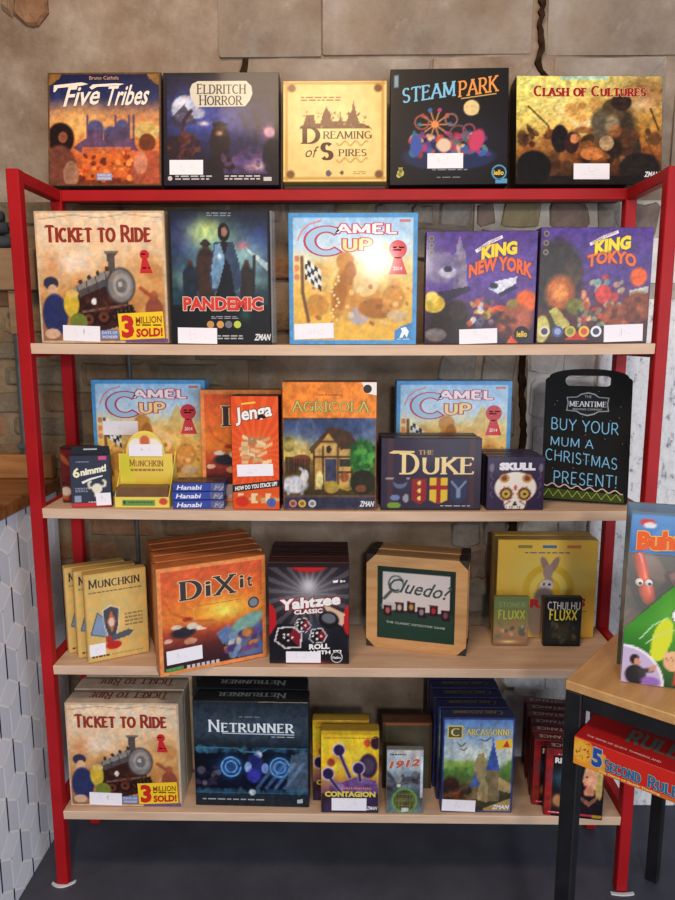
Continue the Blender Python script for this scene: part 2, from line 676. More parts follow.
            out.append(('price_sticker', s._col_mesh('price_sticker', V, Fc, C, M_MATTE)))
        return out


def top_lettering(box, w, d, h, txt, col, u0=.1, u1=.9, v0=.3, v1=.75, font='drawn', flip=True, bg=None):
    """words printed on the upper side of a box, head towards the viewer unless flip is False"""
    V, Fc = glyphs_drawn(txt) if font == 'drawn' else glyphs_sans(txt, .01)
    lo, hi = V.min(0), V.max(0)
    P = []
    for x, y in V[:, :2]:
        t, q = (x - lo[0]) / (hi[0] - lo[0]), (y - lo[1]) / (hi[1] - lo[1])
        a = u0 + t * (u1 - u0)
        b = v0 + q * (v1 - v0)
        if flip:
            P.append((w / 2 - a * w, d * (1 - b), h + .0006))
        else:
            P.append((-w / 2 + a * w, d * b, h + .0006))
    me = Cover._col_mesh(None, 'spine_title', P, Fc, [col] * len(P), M_PRINT)
    return link('spine_title', me, box)


def game_box(name, w, h, d, cover, side, tray=None, label='', cat='game box', group=None, tray_frac=.2, bev=.0014, mat=None):
    root = empty(name)
    dl = d * (1 - tray_frac)
    MB().box(-w / 2, w / 2, 0, dl, 0, h, bev).build('lid', card(side), root)
    k = .0016
    MB().box(-w / 2 + k, w / 2 - k, dl - .002, d, k * 0 , h - k, bev).build('base_tray', card(tray or tuple(np.array(side) * .8)), root)
    if cover is not None:
        for nm, me in cover.meshes(mat):
            o = link(nm, me, root)
            if nm == 'small_print':
                o['kind'] = 'stuff'
    tag(root, label, cat, group)
    return root


SH = {1: (1.8225, 0.0), 2: (1.4325, .004), 3: (1.0350, .005), 4: (.6270, .001), 5: (.2200, .001)}
SH5_TILT = 0.0


def shelf_z(r, x):
    z, s = SH[r]
    return z - s * max(0.0, 1 - (x / .73) ** 2)


def fit(r, xl, xr, ytop, Y=None, yb=None, yaw=0.0, z_extra=0.0, lean=0.0):
    """pixel columns of the bottom corners, pixel row of the top -> place, width, height on shelf r"""
    xm = 0.5 * (xl + xr)
    zs = SH[r][0] - SH[r][1] * .7
    for _ in range(3):
        if yb is not None:
            p = at_z(xm, yb, zs)
            y0 = p[1]
        else:
            y0 = Y
        x0 = bisect(lambda x: proj((x, y0, zs))[0] - xm, -2, 2)
        zs = shelf_z(r, x0) + z_extra
    ta = math.tan(math.radians(yaw))
    A = bisect(lambda x: proj((x, y0 + ta * (x - x0), zs))[0] - xl, -2, 2)
    B = bisect(lambda x: proj((x, y0 + ta * (x - x0), zs))[0] - xr, -2, 2)
    zs = max(shelf_z(r, A), shelf_z(r, B)) + z_extra
    xc = 0.5 * (A + B)
    yc = y0 + ta * (xc - x0)
    tl = math.tan(math.radians(lean))
    H = (bisect(lambda z: proj((xc, yc + (z - zs) * tl, z))[1] - ytop, zs, zs + 1) - zs) / math.cos(math.radians(lean))
    return dict(loc=(xc, yc, zs), w=(B - A) / math.cos(math.radians(yaw)), h=H, yaw=yaw, lean=lean)


def put(root, g, lean=0.0):
    lean = lean or g.get('lean', 0.0)
    root.location = (g['loc'][0], g['loc'][1], g['loc'][2] + .0006)
    # a box leaning back stands on its rear lower edge: 'lift' is already in its height
    root.rotation_euler = (-math.radians(lean), 0, math.radians(g['yaw']))
    return root


def behind(root, n, step, labels, group, dx=0.0, row=None, dz=0.0, keep=None, jitter=None):
    """copies of a box set one behind another"""
    out = []
    yaw = root.rotation_euler[2]
    for i in range(1, n + 1):
        c = root.copy()
        COL.objects.link(c)
        for ch in root.children:
            if ch.name.split('.')[0] == 'price_sticker':
                continue
            if keep and ch.name.split('.')[0] not in keep:
                continue
            k = ch.copy(); COL.objects.link(k); k.parent = c
        j = jitter[i - 1] if jitter else 0.0
        lx, ly = dx * i + j, step * i
        c.location = (root.location[0] + lx * math.cos(yaw) - ly * math.sin(yaw),
                      root.location[1] + lx * math.sin(yaw) + ly * math.cos(yaw), root.location[2] + dz * i)
        tag(c, labels[i - 1] if not isinstance(labels, str) else labels, root['category'], group)
        out.append(c)
    return out
# ================================================================== the setting
WALL_Y = 0.36


def plaster(name, c1, c2, c3, stain, bloom, seed):
    """old render: mottled base, broad stains, pale bloom, fine relief"""
    m, nt, bs = new_mat(name)
    N, L = nt.nodes, nt.links
    tc = N.new('ShaderNodeTexCoord')
    mp = N.new('ShaderNodeMapping')
    mp.inputs['Location'].default_value = (seed, seed * .7, seed * .3)
    L.new(tc.outputs['Object'], mp.inputs[0])

    def nz(scale, detail, rough=.6):
        n = N.new('ShaderNodeTexNoise')
        n.inputs['Scale'].default_value = scale
        n.inputs['Detail'].default_value = detail
        n.inputs['Roughness'].default_value = rough
        L.new(mp.outputs[0], n.inputs['Vector'])
        return n

    def ramp(src, stops):
        r = N.new('ShaderNodeValToRGB')
        e = r.color_ramp.elements
        e[0].position, e[0].color = stops[0]
        e[1].position, e[1].color = stops[-1]
        for p, q in stops[1:-1]:
            r.color_ramp.elements.new(p).color = q
        L.new(src.outputs['Fac'], r.inputs[0])
        return r

    def mixer(fac, a, col):
        x = N.new('ShaderNodeMix')
        x.data_type = 'RGBA'
        L.new(fac.outputs['Color'], x.inputs['Factor'])
        L.new(a, x.inputs['A'])
        x.inputs['B'].default_value = rgba(col)
        return x.outputs['Result']
    W1, K1 = (1, 1, 1, 1), (0, 0, 0, 1)
    g = lambda v: (v, v, v, 1)
    base = ramp(nz(5.5, 10, .65), [(.32, rgba(c1)), (.5, rgba(c3)), (.68, rgba(c2))])
    o = mixer(ramp(nz(2.1, 7), [(.5, K1), (.68, g(.75))]), base.outputs[0], stain)
    o = mixer(ramp(nz(9, 10, .72), [(.58, K1), (.76, g(.5))]), o, bloom)
    o = mixer(ramp(nz(30, 6, .7), [(.64, K1), (.74, g(.55))]), o, tuple(np.array(c1) * .55))
    L.new(o, bs.inputs['Base Color'])
    bs.inputs['Roughness'].default_value = .92
    bs.inputs['Specular IOR Level'].default_value = .15
    bp = N.new('ShaderNodeBump')
    bp.inputs['Strength'].default_value = .55
    bp.inputs['Distance'].default_value = .012
    L.new(nz(22, 9, .7).outputs['Fac'], bp.inputs['Height'])
    L.new(bp.outputs[0], bs.inputs['Normal'])
    return m


M_PLASTER = plaster('old_lime_plaster', (122, 102, 84), (176, 160, 145), (150, 132, 116), (130, 100, 68), (198, 186, 172), 1.3)
M_PLASTER2 = plaster('grey_plaster_block', (128, 115, 104), (176, 165, 156), (154, 142, 132), (136, 114, 90), (200, 191, 183), 5.1)
M_BRICK = [noise_mat('old_brick_' + n, a, b, 14, .92, bump=.8, bscale=45, detail=8, spec=.1) for n, a, b in (
    ('umber', (104, 84, 64), (146, 120, 94)), ('russet', (118, 84, 62), (152, 116, 88)), ('sand', (126, 106, 78), (160, 138, 106)), ('ash', (102, 92, 76), (138, 124, 104)))]
M_STONE = [noise_mat('rubble_stone_' + n, a, b, 16, .92, bump=.8, bscale=40, detail=8, spec=.1) for n, a, b in (
    ('grey', (122, 113, 105), (162, 152, 142)), ('plum', (112, 94, 86), (152, 132, 120)), ('olive', (134, 120, 92), (166, 150, 118)), ('pale', (188, 184, 180), (222, 219, 216)))]
M_WHITE_BOARD = noise_mat('whitewashed_flake_board', (150, 150, 158), (243, 242, 242), 70, .85, c3=(230, 228, 229), bump=.5, bscale=90, stretch=(1, 1, .6), detail=5, spec=.2, pos=(.33, .43, .62))
M_CRACK = noise_mat('crack_shade_rust', (26, 20, 16), (64, 44, 30), 40, .95, spec=.05)  # dark rust tone; the shade inside the cracks is painted into this colour
M_FLOOR = noise_mat('dark_slate_vinyl', (62, 64, 76), (80, 82, 96), 5, .62, bump=.08, bscale=160, spec=.35)

# floor
fl = MB().box(-4, 4.2, -5.2, .5, -.05, 0).build('floor', M_FLOOR)
tag(fl, kind='structure')

# back wall: an uneven plastered face on a solid core
rs = np.random.RandomState(4)
gx, gz = np.linspace(-2.4, 2.4, 97), np.linspace(0, 3.0, 61)
XX, ZZ = np.meshgrid(gx, gz)
un, vn = (XX + 2.4) / 4.8, ZZ / 3.0
YY = WALL_Y + .012 * (vnoise(un, vn, 9, 3) - .5) + .008 * (vnoise(un, vn, 34, 5) - .5)
mb = MB()
ii = np.arange(XX.size).reshape(XX.shape)
mb.add(np.stack([XX, YY, ZZ], -1).reshape(-1, 3), [tuple(q) for q in np.stack([ii[:-1, :-1], ii[:-1, 1:], ii[1:, 1:], ii[1:, :-1]], -1).reshape(-1, 4)])
mb.box(-2.4, 2.4, WALL_Y + .015, WALL_Y + .16, 0, 3.0)
wall = mb.build('wall_back', M_PLASTER, smooth=False)
tag(wall, kind='structure')


def rough_block(w, h, d, seed, n=3, jit=.006, round_=.25):
    """a stone or brick: front face swollen and chipped, set into the wall; 12 to 50 triangles"""
    r = random.Random(seed)
    pts = []
    k = max(.004, round_ * min(w, h))
    base = [(-w / 2 + k, -h / 2), (0, -h / 2), (w / 2 - k, -h / 2), (w / 2, -h / 2 + k), (w / 2, h / 2 - k), (w / 2 - k, h / 2), (0, h / 2), (-w / 2 + k, h / 2), (-w / 2, h / 2 - k), (-w / 2, -h / 2 + k)]
    base = [(x + r.uniform(-jit, jit), z + r.uniform(-jit, jit)) for x, z in base]
    m = len(base)
    vs = [(x, d, z) for x, z in base] + [(x, d * .25, z) for x, z in base]
    ins = 1 - (min(.25, .010 / min(w, h) * 1.2) if round_ > .03 else .0025 / min(w, h))
    vs += [(x * ins, r.uniform(-.002, .002), z * ins) for x, z in base] + [(r.uniform(-.2, .2) * w, -.003, 0)]
    fs = []
    for a in (0, m):
        fs += [(a + i, a + (i + 1) % m, a + m + (i + 1) % m, a + m + i) for i in range(m)]
    fs += [(2 * m + i, 2 * m + (i + 1) % m, 3 * m) for i in range(m)]
    return MB().add(vs, fs)


# brickwork showing where the plaster has gone, behind the left of the rack
rb = random.Random(11)
brick_meshes = []
for q in range(8):
    me = rough_block(.205, .062, .03, 50 + q, jit=.004, round_=.12).mesh('brick')
    me.materials.append(M_BRICK[q % 4])
    brick_meshes.append(me)
M_MORTAR = noise_mat('brown_lime_mortar', (114, 96, 76), (148, 128, 104), 9, .95, bump=.6, bscale=50, spec=.1)
MB().box(-1.45, -.27, WALL_Y - .0105, WALL_Y + .01, .25, 1.815).build('mortar_bed', M_MORTAR, wall)
zc = .30
row_i = 0
while zc < 1.80:
    x = -1.30 + (.108 if row_i % 2 else 0)
    while x < -.30 + .10 * math.sin(zc * 5):
        if rb.random() > .08 and not (x < -.78 and zc < .98):
            o = link('brick', rb.choice(brick_meshes), wall)
            o.location = (x + rb.uniform(-.006, .006), WALL_Y - .0165 + rb.uniform(-.003, .003), zc + rb.uniform(-.004, .004))
            o.rotation_euler = (0, rb.uniform(-.03, .03), 0)
            o.scale = (rb.uniform(.9, 1.03), 1, rb.uniform(.85, 1.05))
        x += .216
    zc += .074
    row_i += 1


def wall_stone(px0, py0, px1, py1, mat, seed, name='stone', proud=.012, jit=.006, round_=.25):
    a, b = at_y(px0, py1, WALL_Y - proud), at_y(px1, py0, WALL_Y - proud)
    w, h = abs(b[0] - a[0]), abs(b[2] - a[2])
    o = rough_block(w, h, .04, seed, jit=jit, round_=round_).build(name, mat, wall)
    o.location = ((a[0] + b[0]) / 2, WALL_Y - proud, (a[2] + b[2]) / 2)
    return o


# large rendered blocks of the upper wall
for i, (a, b, c, d, m) in enumerate(((219, -70, 321.6, 57.4, M_PLASTER2), (322, -70, 537, 55.4, M_PLASTER2), (546, -70, 760, 56, M_PLASTER2),
                                     (243, 58, 430, 190, M_PLASTER2), (430.6, 56, 541, 192, M_PLASTER), (548, 56.6, 668, 190, M_PLASTER2), (668.5, 56.6, 760, 190, M_PLASTER2))):
    wall_stone(a, b, c, d, m, 200 + i, 'stone_block', .0085 + .0008 * (i % 2), .0012, .006)
wall_stone(14, -14, 46, 25, M_BRICK[1], 301, 'brick', .020, .006, .3)
wall_stone(0, -30, 13, 14, M_BRICK[0], 302, 'brick', .016, .006, .3)
# rubble showing between the shelves, bedded in pale mortar
M_PALEMORTAR = noise_mat('pale_lime_mortar', (166, 156, 144), (206, 198, 188), 12, .95, bump=.7, bscale=40, spec=.1)
_x0, _x1, _x2 = at_y(474, 215, WALL_Y)[0], at_y(526, 400, WALL_Y)[0], at_y(760, 215, WALL_Y)[0]
MB().box(_x0, _x2, WALL_Y - .0075, WALL_Y + .01, 1.53, 1.815).build('mortar_bed', M_PALEMORTAR, wall)
MB().box(_x1, _x2, WALL_Y - .0075, WALL_Y + .01, .02, 1.5295).build('mortar_bed', noise_mat('whitewashed_mortar', (186, 182, 178), (220, 217, 214), 12, .95, bump=.7, bscale=40, spec=.1), wall)
for i, (a, b, c, d, m) in enumerate((
        (190, 200, 232, 222, 0), (236, 198, 280, 222, 1), (284, 200, 330, 222, 0), (334, 199, 372, 220, 2), (376, 201, 410, 226, 0),
        (412, 203, 434, 226, 0), (437, 200, 474, 226, 0), (477, 201, 497, 227, 1), (500, 199, 543, 228, 2), (547, 201, 592, 230, 1), (595, 200, 624, 232, 0), (627, 202, 661, 236, 1), (664, 200, 705, 238, 3),
        (412, 229, 470, 260, 0), (474, 230, 530, 262, 2), (534, 233, 590, 262, 0), (594, 235, 640, 262, 3),
        (438, 352, 478, 384, 0), (481, 350, 517, 392, 0), (528, 350, 560, 374, 3), (563, 350, 597, 378, 3), (528, 378, 566, 420, 3), (569, 381, 597, 424, 3),
        (484, 396, 517, 440, 0), (528, 424, 560, 470, 3), (563, 428, 596, 470, 3), (528, 474, 596, 512, 3),
        (450, 522, 480, 548, 0), (468, 552, 489, 580, 1), (466, 584, 488, 612, 0), (484, 520, 508, 546, 0), (518, 518, 552, 540, 3), (556, 520, 592, 546, 3), (518, 544, 590, 580, 3), (518, 584, 590, 640, 3),
        (500, 660, 540, 690, 3), (544, 660, 588, 694, 3), (500, 694, 540, 720, 3), (544, 698, 588, 730, 3))):
    wall_stone(a, b, c, d, M_STONE[m], 400 + i, 'stone', round_=.14, jit=.007)


def crack(pts, seed):
    """fissure running down the wall: rusty ribbon, dark recess shade put into its colour"""
    r = random.Random(seed)
    V, Fc = [], []
    P = []
    for (x0, y0, w0), (x1, y1, w1) in zip(pts[:-1], pts[1:]):
        n = max(2, int(abs(y1 - y0) / 5))
        for i in range(n):
            t = i / n
            P.append((x0 + (x1 - x0) * t + r.uniform(-1.2, 1.2), y0 + (y1 - y0) * t, (w0 + (w1 - w0) * t) * r.uniform(.7, 1.2)))
    P.append(pts[-1])
    for x, y, w in P:
        a, b = at_y(x - w / 2, y, WALL_Y - .016), at_y(x + w / 2, y, WALL_Y - .016)
        V += [a, b, (a[0], WALL_Y, a[2]), (b[0], WALL_Y, b[2])]
    for i in range(len(P) - 1):
        k = 4 * i
        Fc += [(k, k + 1, k + 5, k + 4), (k, k + 4, k + 6, k + 2), (k + 1, k + 3, k + 7, k + 5)]
    return MB().add(V, Fc).build('crack', M_CRACK, wall)


crack([(545, -40, 7), (543, 5, 6), (541, 25, 5), (543, 45, 7), (537, 62, 6), (546, 76, 5), (547, 90, 3)], 1)
crack([(523, 345, 5), (522, 380, 7), (524, 420, 6), (521, 470, 5), (519, 512, 4)], 2)
crack([(513, 516, 9), (514, 545, 8), (513, 600, 6)], 3)
crack([(246, 58, 7), (244, 72, 8), (243, 90, 6)], 4)

# whitewashed flake board fixed to the wall right of the rack
pa = at_y(599, 360, WALL_Y - .02)[0]
pz = at_y(640, 299, WALL_Y - .02)[2]
wb = MB().box(pa, 2.1, WALL_Y - .024, WALL_Y - .004, 0, pz, .002).build('trim_1', M_WHITE_BOARD)
tag(wb, kind='structure')
# paper sheet on the stones above it
a, b = at_y(640, 283, WALL_Y - .02), at_y(720, 238, WALL_Y - .02)
ps = MB()
n = 8
for i in range(n + 1):
    x = a[0] + (b[0] - a[0]) * i / n
    bow = .003 * math.sin(i * 1.3)
    for z in (a[2], b[2]):
        ps.add([(x, WALL_Y - .024 + bow, z), (x, WALL_Y - .0225 + bow, z)], [])
ps.f = [f for i in range(n) for f in ((4 * i, 4 * i + 4, 4 * i + 6, 4 * i + 2), (4 * i + 1, 4 * i + 5, 4 * i + 7, 4 * i + 3), (4 * i, 4 * i + 4, 4 * i + 5, 4 * i + 1), (4 * i + 2, 4 * i + 6, 4 * i + 7, 4 * i + 3))] + [(0, 1, 3, 2), (4 * n, 4 * n + 1, 4 * n + 3, 4 * n + 2)]
ps.m = [0] * len(ps.f)
tag(ps.build('paper_sheet', card((236, 232, 226), .8, 0)), 'blank white paper sheet fixed to the stone wall above the whitewashed board', 'paper')

# grey conduits running up the wall
M_CONDUIT = noise_mat('grey_conduit', (66, 70, 72), (92, 96, 98), 20, .5)
for (px, py, r, z0, z1, lab) in ((22, 390, .011, 1.05, 1.62, 'thick grey conduit on the brick wall beside the left end of the rack'),
                                 (129, 365, .006, .05, 1.80, 'thin dark grey conduit running up the brick wall behind the rack')):
    x = at_y(px, py, WALL_Y - .03)[0]
    e = empty('wall_conduit', (x, WALL_Y - .022 - r, z0))
    MB().tube([(0, 0, q) for q in np.linspace(0, z1 - z0, 8)], r, 12).build('pipe', M_CONDUIT, e, True)
    for q in (.15, .8):
        c = (z1 - z0) * q
        MB().box(-r - .008, r + .008, -r - .002, r + .022, c - .008, c + .008, .002).build('clip', M_CONDUIT, e)
    tag(e, lab, 'conduit')

# ------------------------------------------------------------------ counter at the left
M_WORKTOP = noise_mat('oiled_worktop', (112, 66, 34), (160, 104, 58), 5, .45, stretch=(1, 9, 9), bump=.1, coat=.1)
M_PINE = noise_mat('varnished_pine', (150, 98, 52), (190, 134, 80), 5, .5, stretch=(1, 8, 8), bump=.1)
CX = -.838
ct = empty('shop_counter', (CX - .4, -.35, 0))


def cbox(name, x0, x1, y0, y1, z0, z1, m, b=.003):
    o = MB().box(x0, x1, y0, y1, z0, z1, b).build(name, m, ct)
    o.location = (-(CX - .4), .35, 0)
    return o


M_PAPERED = noise_mat('pale_wallpaper', (214, 220, 234), (226, 232, 242), 10, .6)
cbox('side_panel', CX - .02, CX, -1.15, .335, .0, 1.003, M_PAPERED)
cbox('body', CX - .62, CX - .021, -1.10, .335, .0, 1.0, M_PAPERED)
cbox('worktop', CX - .66, CX + .012, -1.18, .335, 1.004, 1.042, M_WORKTOP, .004)
cbox('upstand', CX - .66, CX + .004, .305, .335, 1.043, 1.112, M_PINE)
tag(ct, 'counter with wooden worktop and pale patterned side panel beside the rack', 'counter')
# wallpaper of cube-like rhombs drawn in white line, three pale tones
V, Fc, Cc = [], [], []
S = .062
tones = ((232, 236, 245), (216, 222, 235), (224, 230, 241))


def pq(pts, col, lay):
    k = len(V)
    cl = [(min(max(a, -1.15), .334), min(max(b, .001), 1.0)) for a, b in pts]
    for a, b in cl:
        V.append((CX + .0006 + .0004 * lay, a, b)); Cc.append(col)
    Fc.append(tuple(range(k, k + len(pts))))


def pl(p, q, w, col):
    p, q = np.array(p), np.array(q)
    t = q - p
    nrm = np.array([-t[1], t[0]]) / np.hypot(*t) * w / 2
    pq([p + nrm, q + nrm, q - nrm, p - nrm], col, 1)


hx, hz = S * math.cos(math.pi / 6), S * .62
for r in range(-1, 12):
    for c in range(-8, 6):
        cy_, cz_ = (2 * c + (r % 2)) * hx - .35, r * (S * 1.45 + hz) 
        if not (-1.25 < cy_ < .44 and -.1 < cz_ < 1.12):
            continue
        top, bot = (cy_, cz_ + S * .72 + hz), (cy_, cz_ - S * .72 - hz)
        ctr = (cy_, cz_ + S * .72 - hz)
        ul, ur = (cy_ - hx, cz_ + S * .72), (cy_ + hx, cz_ + S * .72)
        ll, lr = (cy_ - hx, cz_ - S * .72), (cy_ + hx, cz_ - S * .72)
        pq([ul, top, ur, ctr], tones[0], 0)
        pq([ul, ctr, bot, ll], tones[1], 0)
        pq([ctr, ur, lr, bot], tones[2], 0)
        for e in ((ul, top), (top, ur), (ul, ctr), (ctr, ur), (ul, ll), (ctr, bot), (ur, lr)):
            pl(e[0], e[1], .006, (250, 251, 253))
me = Cover._col_mesh(None, 'wallpaper_print', V, Fc, Cc, M_MATTE)
o = link('wallpaper_print', me, ct)
o.location = (-(CX - .4), .35, 0)

# wooden wall shelf box above the counter, with a dark bundle on it
a, b = at_y(-40, 290, .30), at_y(33, 248, .30)
wx = empty('wall_shelf', ((a[0] + b[0]) / 2, .30, a[2]))
hw, hh = (b[0] - a[0]) / 2, b[2] - a[2]
M_PALEWOOD = noise_mat('pale_ply', (140, 108, 78), (168, 136, 102), 6, .6, stretch=(1, 8, 8))
MB().box(-hw, hw, 0, .018, 0, hh, .002).build('front_board', M_PALEWOOD, wx)
MB().box(-hw, hw, .018, .042, hh - .018, hh, .002).build('top_board', M_PALEWOOD, wx)
MB().box(-hw, hw, .018, .042, 0, .018, .002).build('bottom_board', M_PALEWOOD, wx)
MB().box(-hw + .03, -hw + .055, .012, .04, -.12, .0, .002).build('bracket', M_PALEWOOD, wx)
MB().box(hw - .085, hw - .06, .012, .04, -.12, .0, .002).build('bracket', M_PALEWOOD, wx)
tag(wx, 'pale plywood shelf with deep front board on the wall above the counter', 'shelf')
M_DARK = noise_mat('dark_blue_cloth', (38, 44, 54), (66, 72, 80), 18, .85, bump=.4, bscale=30)
bn = MB()
for k, (dz, ww) in enumerate(((.0, .085), (.034, .08), (.066, .07))):
    bn.tube([(-ww + 2 * ww * q, .0, dz + .018 + .003 * math.sin(q * 7 + k)) for q in np.linspace(0, 1, 8)], [.012, .018, .019, .018, .02, .018, .018, .012], 10)
o = bn.build('folded_cloth', M_DARK, None, True)
o.location = (wx.location[0] + hw - .155, .319, a[2] + hh + .001)
tag(o, 'dark blue cloth folded in a roll on the plywood wall shelf', 'cloth')

# ------------------------------------------------------------------ the red rack
M_RED = noise_mat('red_powder_coat', (158, 16, 23), (176, 23, 29), 6, .5, spec=.22)
M_BOARD = noise_mat('birch_ply_board', (202, 168, 142), (224, 194, 168), 4, .6, stretch=(1, 7, 7), bump=.05, spec=.25)
M_PLASTIC_W = noise_mat('white_plastic', (214, 214, 216), (230, 230, 232), 10, .5)
RW, RD, RT, T = 1.484, .238, 1.8225, .029
rack = empty('shelving_rack', (0, RD / 2, 0))


def rpart(name, mbd, m):
    o = mbd.build(name, m, rack)
    o.location = (0, -RD / 2, 0)
    return o


for sx in (-1, 1):
    for yy in (0, RD):
        rpart('upright', MB().box(sx * RW / 2 - T / 2, sx * RW / 2 + T / 2, yy - T / 2, yy + T / 2, 0.002, RT, .002), M_RED)
    for zt in (RT, SH[2][0] - .004, SH[3][0] - .004, SH[4][0] + .006, SH[5][0] + .022):
        rpart('side_rail', MB().box(sx * RW / 2 - T / 2 + .002, sx * RW / 2 + T / 2 - .002, T / 2, RD - T / 2, zt - .029, zt - .0005, .002), M_RED)
    # white plastic slips under the front feet
    c = sx * RW / 2
    mbp = MB()
    pts = [(c - .03 + .06 * t, -T / 2 - .012 + .014 * (2 * t - 1) ** 2 * (1 if sx < 0 else .3) - (.008 * t if sx < 0 else 0) * -1) for t in np.linspace(0, 1, 7)]
    for i in range(6):
        (x0, y0), (x1, y1) = pts[i], pts[i + 1]
        mbp.add([(x0, y0, .0), (x1, y1, .0), (x1, y1 + .008, .0), (x0, y0 + .008, .0), (x0, y0, .004), (x1, y1, .004), (x1, y1 + .008, .004), (x0, y0 + .008, .004)],
                [(0, 3, 2, 1), (4, 5, 6, 7), (0, 1, 5, 4), (2, 3, 7, 6), (0, 4, 7, 3), (1, 2, 6, 5)])
    rpart('foot_slip', mbp, M_PLASTIC_W)
rpart('back_rail', MB().box(-RW / 2 + T / 2, RW / 2 - T / 2, RD - T / 2, RD + T / 2, RT - .029, RT - .0005, .002), M_RED)
rpart('top_board', MB().box(-RW / 2 + .02, RW / 2 - .0, RD + T / 2 + .0005, .335, RT - .018, RT - .0005, .001), noise_mat('dark_stained_board', (60, 40, 34), (84, 58, 48), 6, .6, stretch=(1, 8, 8)))
for r in (2, 3, 4, 5):
    mbd = MB()
    n = 24
    x0, x1 = -RW / 2 + T / 2 + .001, RW / 2 - T / 2 - .001
    th = .024
    vs, fs = [], []
    for i in range(n + 1):
        x = x0 + (x1 - x0) * i / n
        z = shelf_z(r, x)
        vs += [(x, -.012, z - th), (x, -.014, z - .002), (x, -.012, z), (x, RD + .012, z), (x, RD + .012, z - th)]
    for i in range(n):
        for k in range(5):
            fs.append((5 * i + k, 5 * i + (k + 1) % 5, 5 * (i + 1) + (k + 1) % 5, 5 * (i + 1) + k))
    fs += [(0, 1, 2, 3, 4), tuple(5 * n + k for k in (4, 3, 2, 1, 0))]
    mbd.add(vs, fs)
    rpart('shelf_board', mbd, M_BOARD)
tag(rack, 'tall red metal rack with plywood shelf boards against the old wall', 'shelving rack')

# ------------------------------------------------------------------ small table at the right
TA = np.array(at_z(566, 680, .83))
TB = np.array(list(at_z(648, 873, 0.0)[:2]) + [.83])
tdir = (TB - TA); TL = float(np.hypot(tdir[0], tdir[1]))
tang = math.atan2(tdir[1], tdir[0])           # left edge runs along this
M_BLACK = noise_mat('black_steel', (16, 16, 19), (28, 28, 32), 20, .42)
M_TOP = noise_mat('oak_ply_top', (180, 132, 80), (208, 162, 106), 4, .42, stretch=(7, 1, 7), bump=.04, coat=.1)
# local frame: x along the front edge (away from the near-left leg), y along the left edge
tb = empty('side_table', (TA[0], TA[1], 0), tang - math.pi / 2)
TWD = .60
L = .03
MB().box(-.001, TWD + .001, -.001, TL + .001, .812, .83, .002).build('table_top', M_TOP, tb)
for x in (0, TWD - L):
    for y in (0, TL - L):
        MB().box(x, x + L, y, y + L, 0.0, .8115, .002).build('leg', M_BLACK, tb)
for x in (0, TWD - L):
    MB().box(x + .002, x + L - .002, L, TL - L, .782, .8115, .002).build('rail', M_BLACK, tb)
for y in (0, TL - L):
    MB().box(L, TWD - L, y + .002, y + L - .002, .782, .8115, .002).build('rail', M_BLACK, tb)
MB().box(L + .001, TWD - L - .001, .012, TL - .005, .6845, .6915, .001).build('lower_shelf', M_BLACK, tb)
for x in (L, TWD - L - .012):
    MB().box(x + .0005, x + .0115, .03, TL - .03, .672, .684, .001).build('lower_bearer', M_BLACK, tb)
tag(tb, 'square wooden topped table on black steel legs standing before the rack', 'table')
# ================================================================== game boxes
CREAM, WHITE = (240, 226, 196), (240, 238, 236)


def zlogo(c, u0, v0, u1, v1, txt='ZMAN'):
    c.text(txt, u0, v0, u1, v1, (225, 225, 228), bold=.03, shear=.2, into='small_print', layer=1)


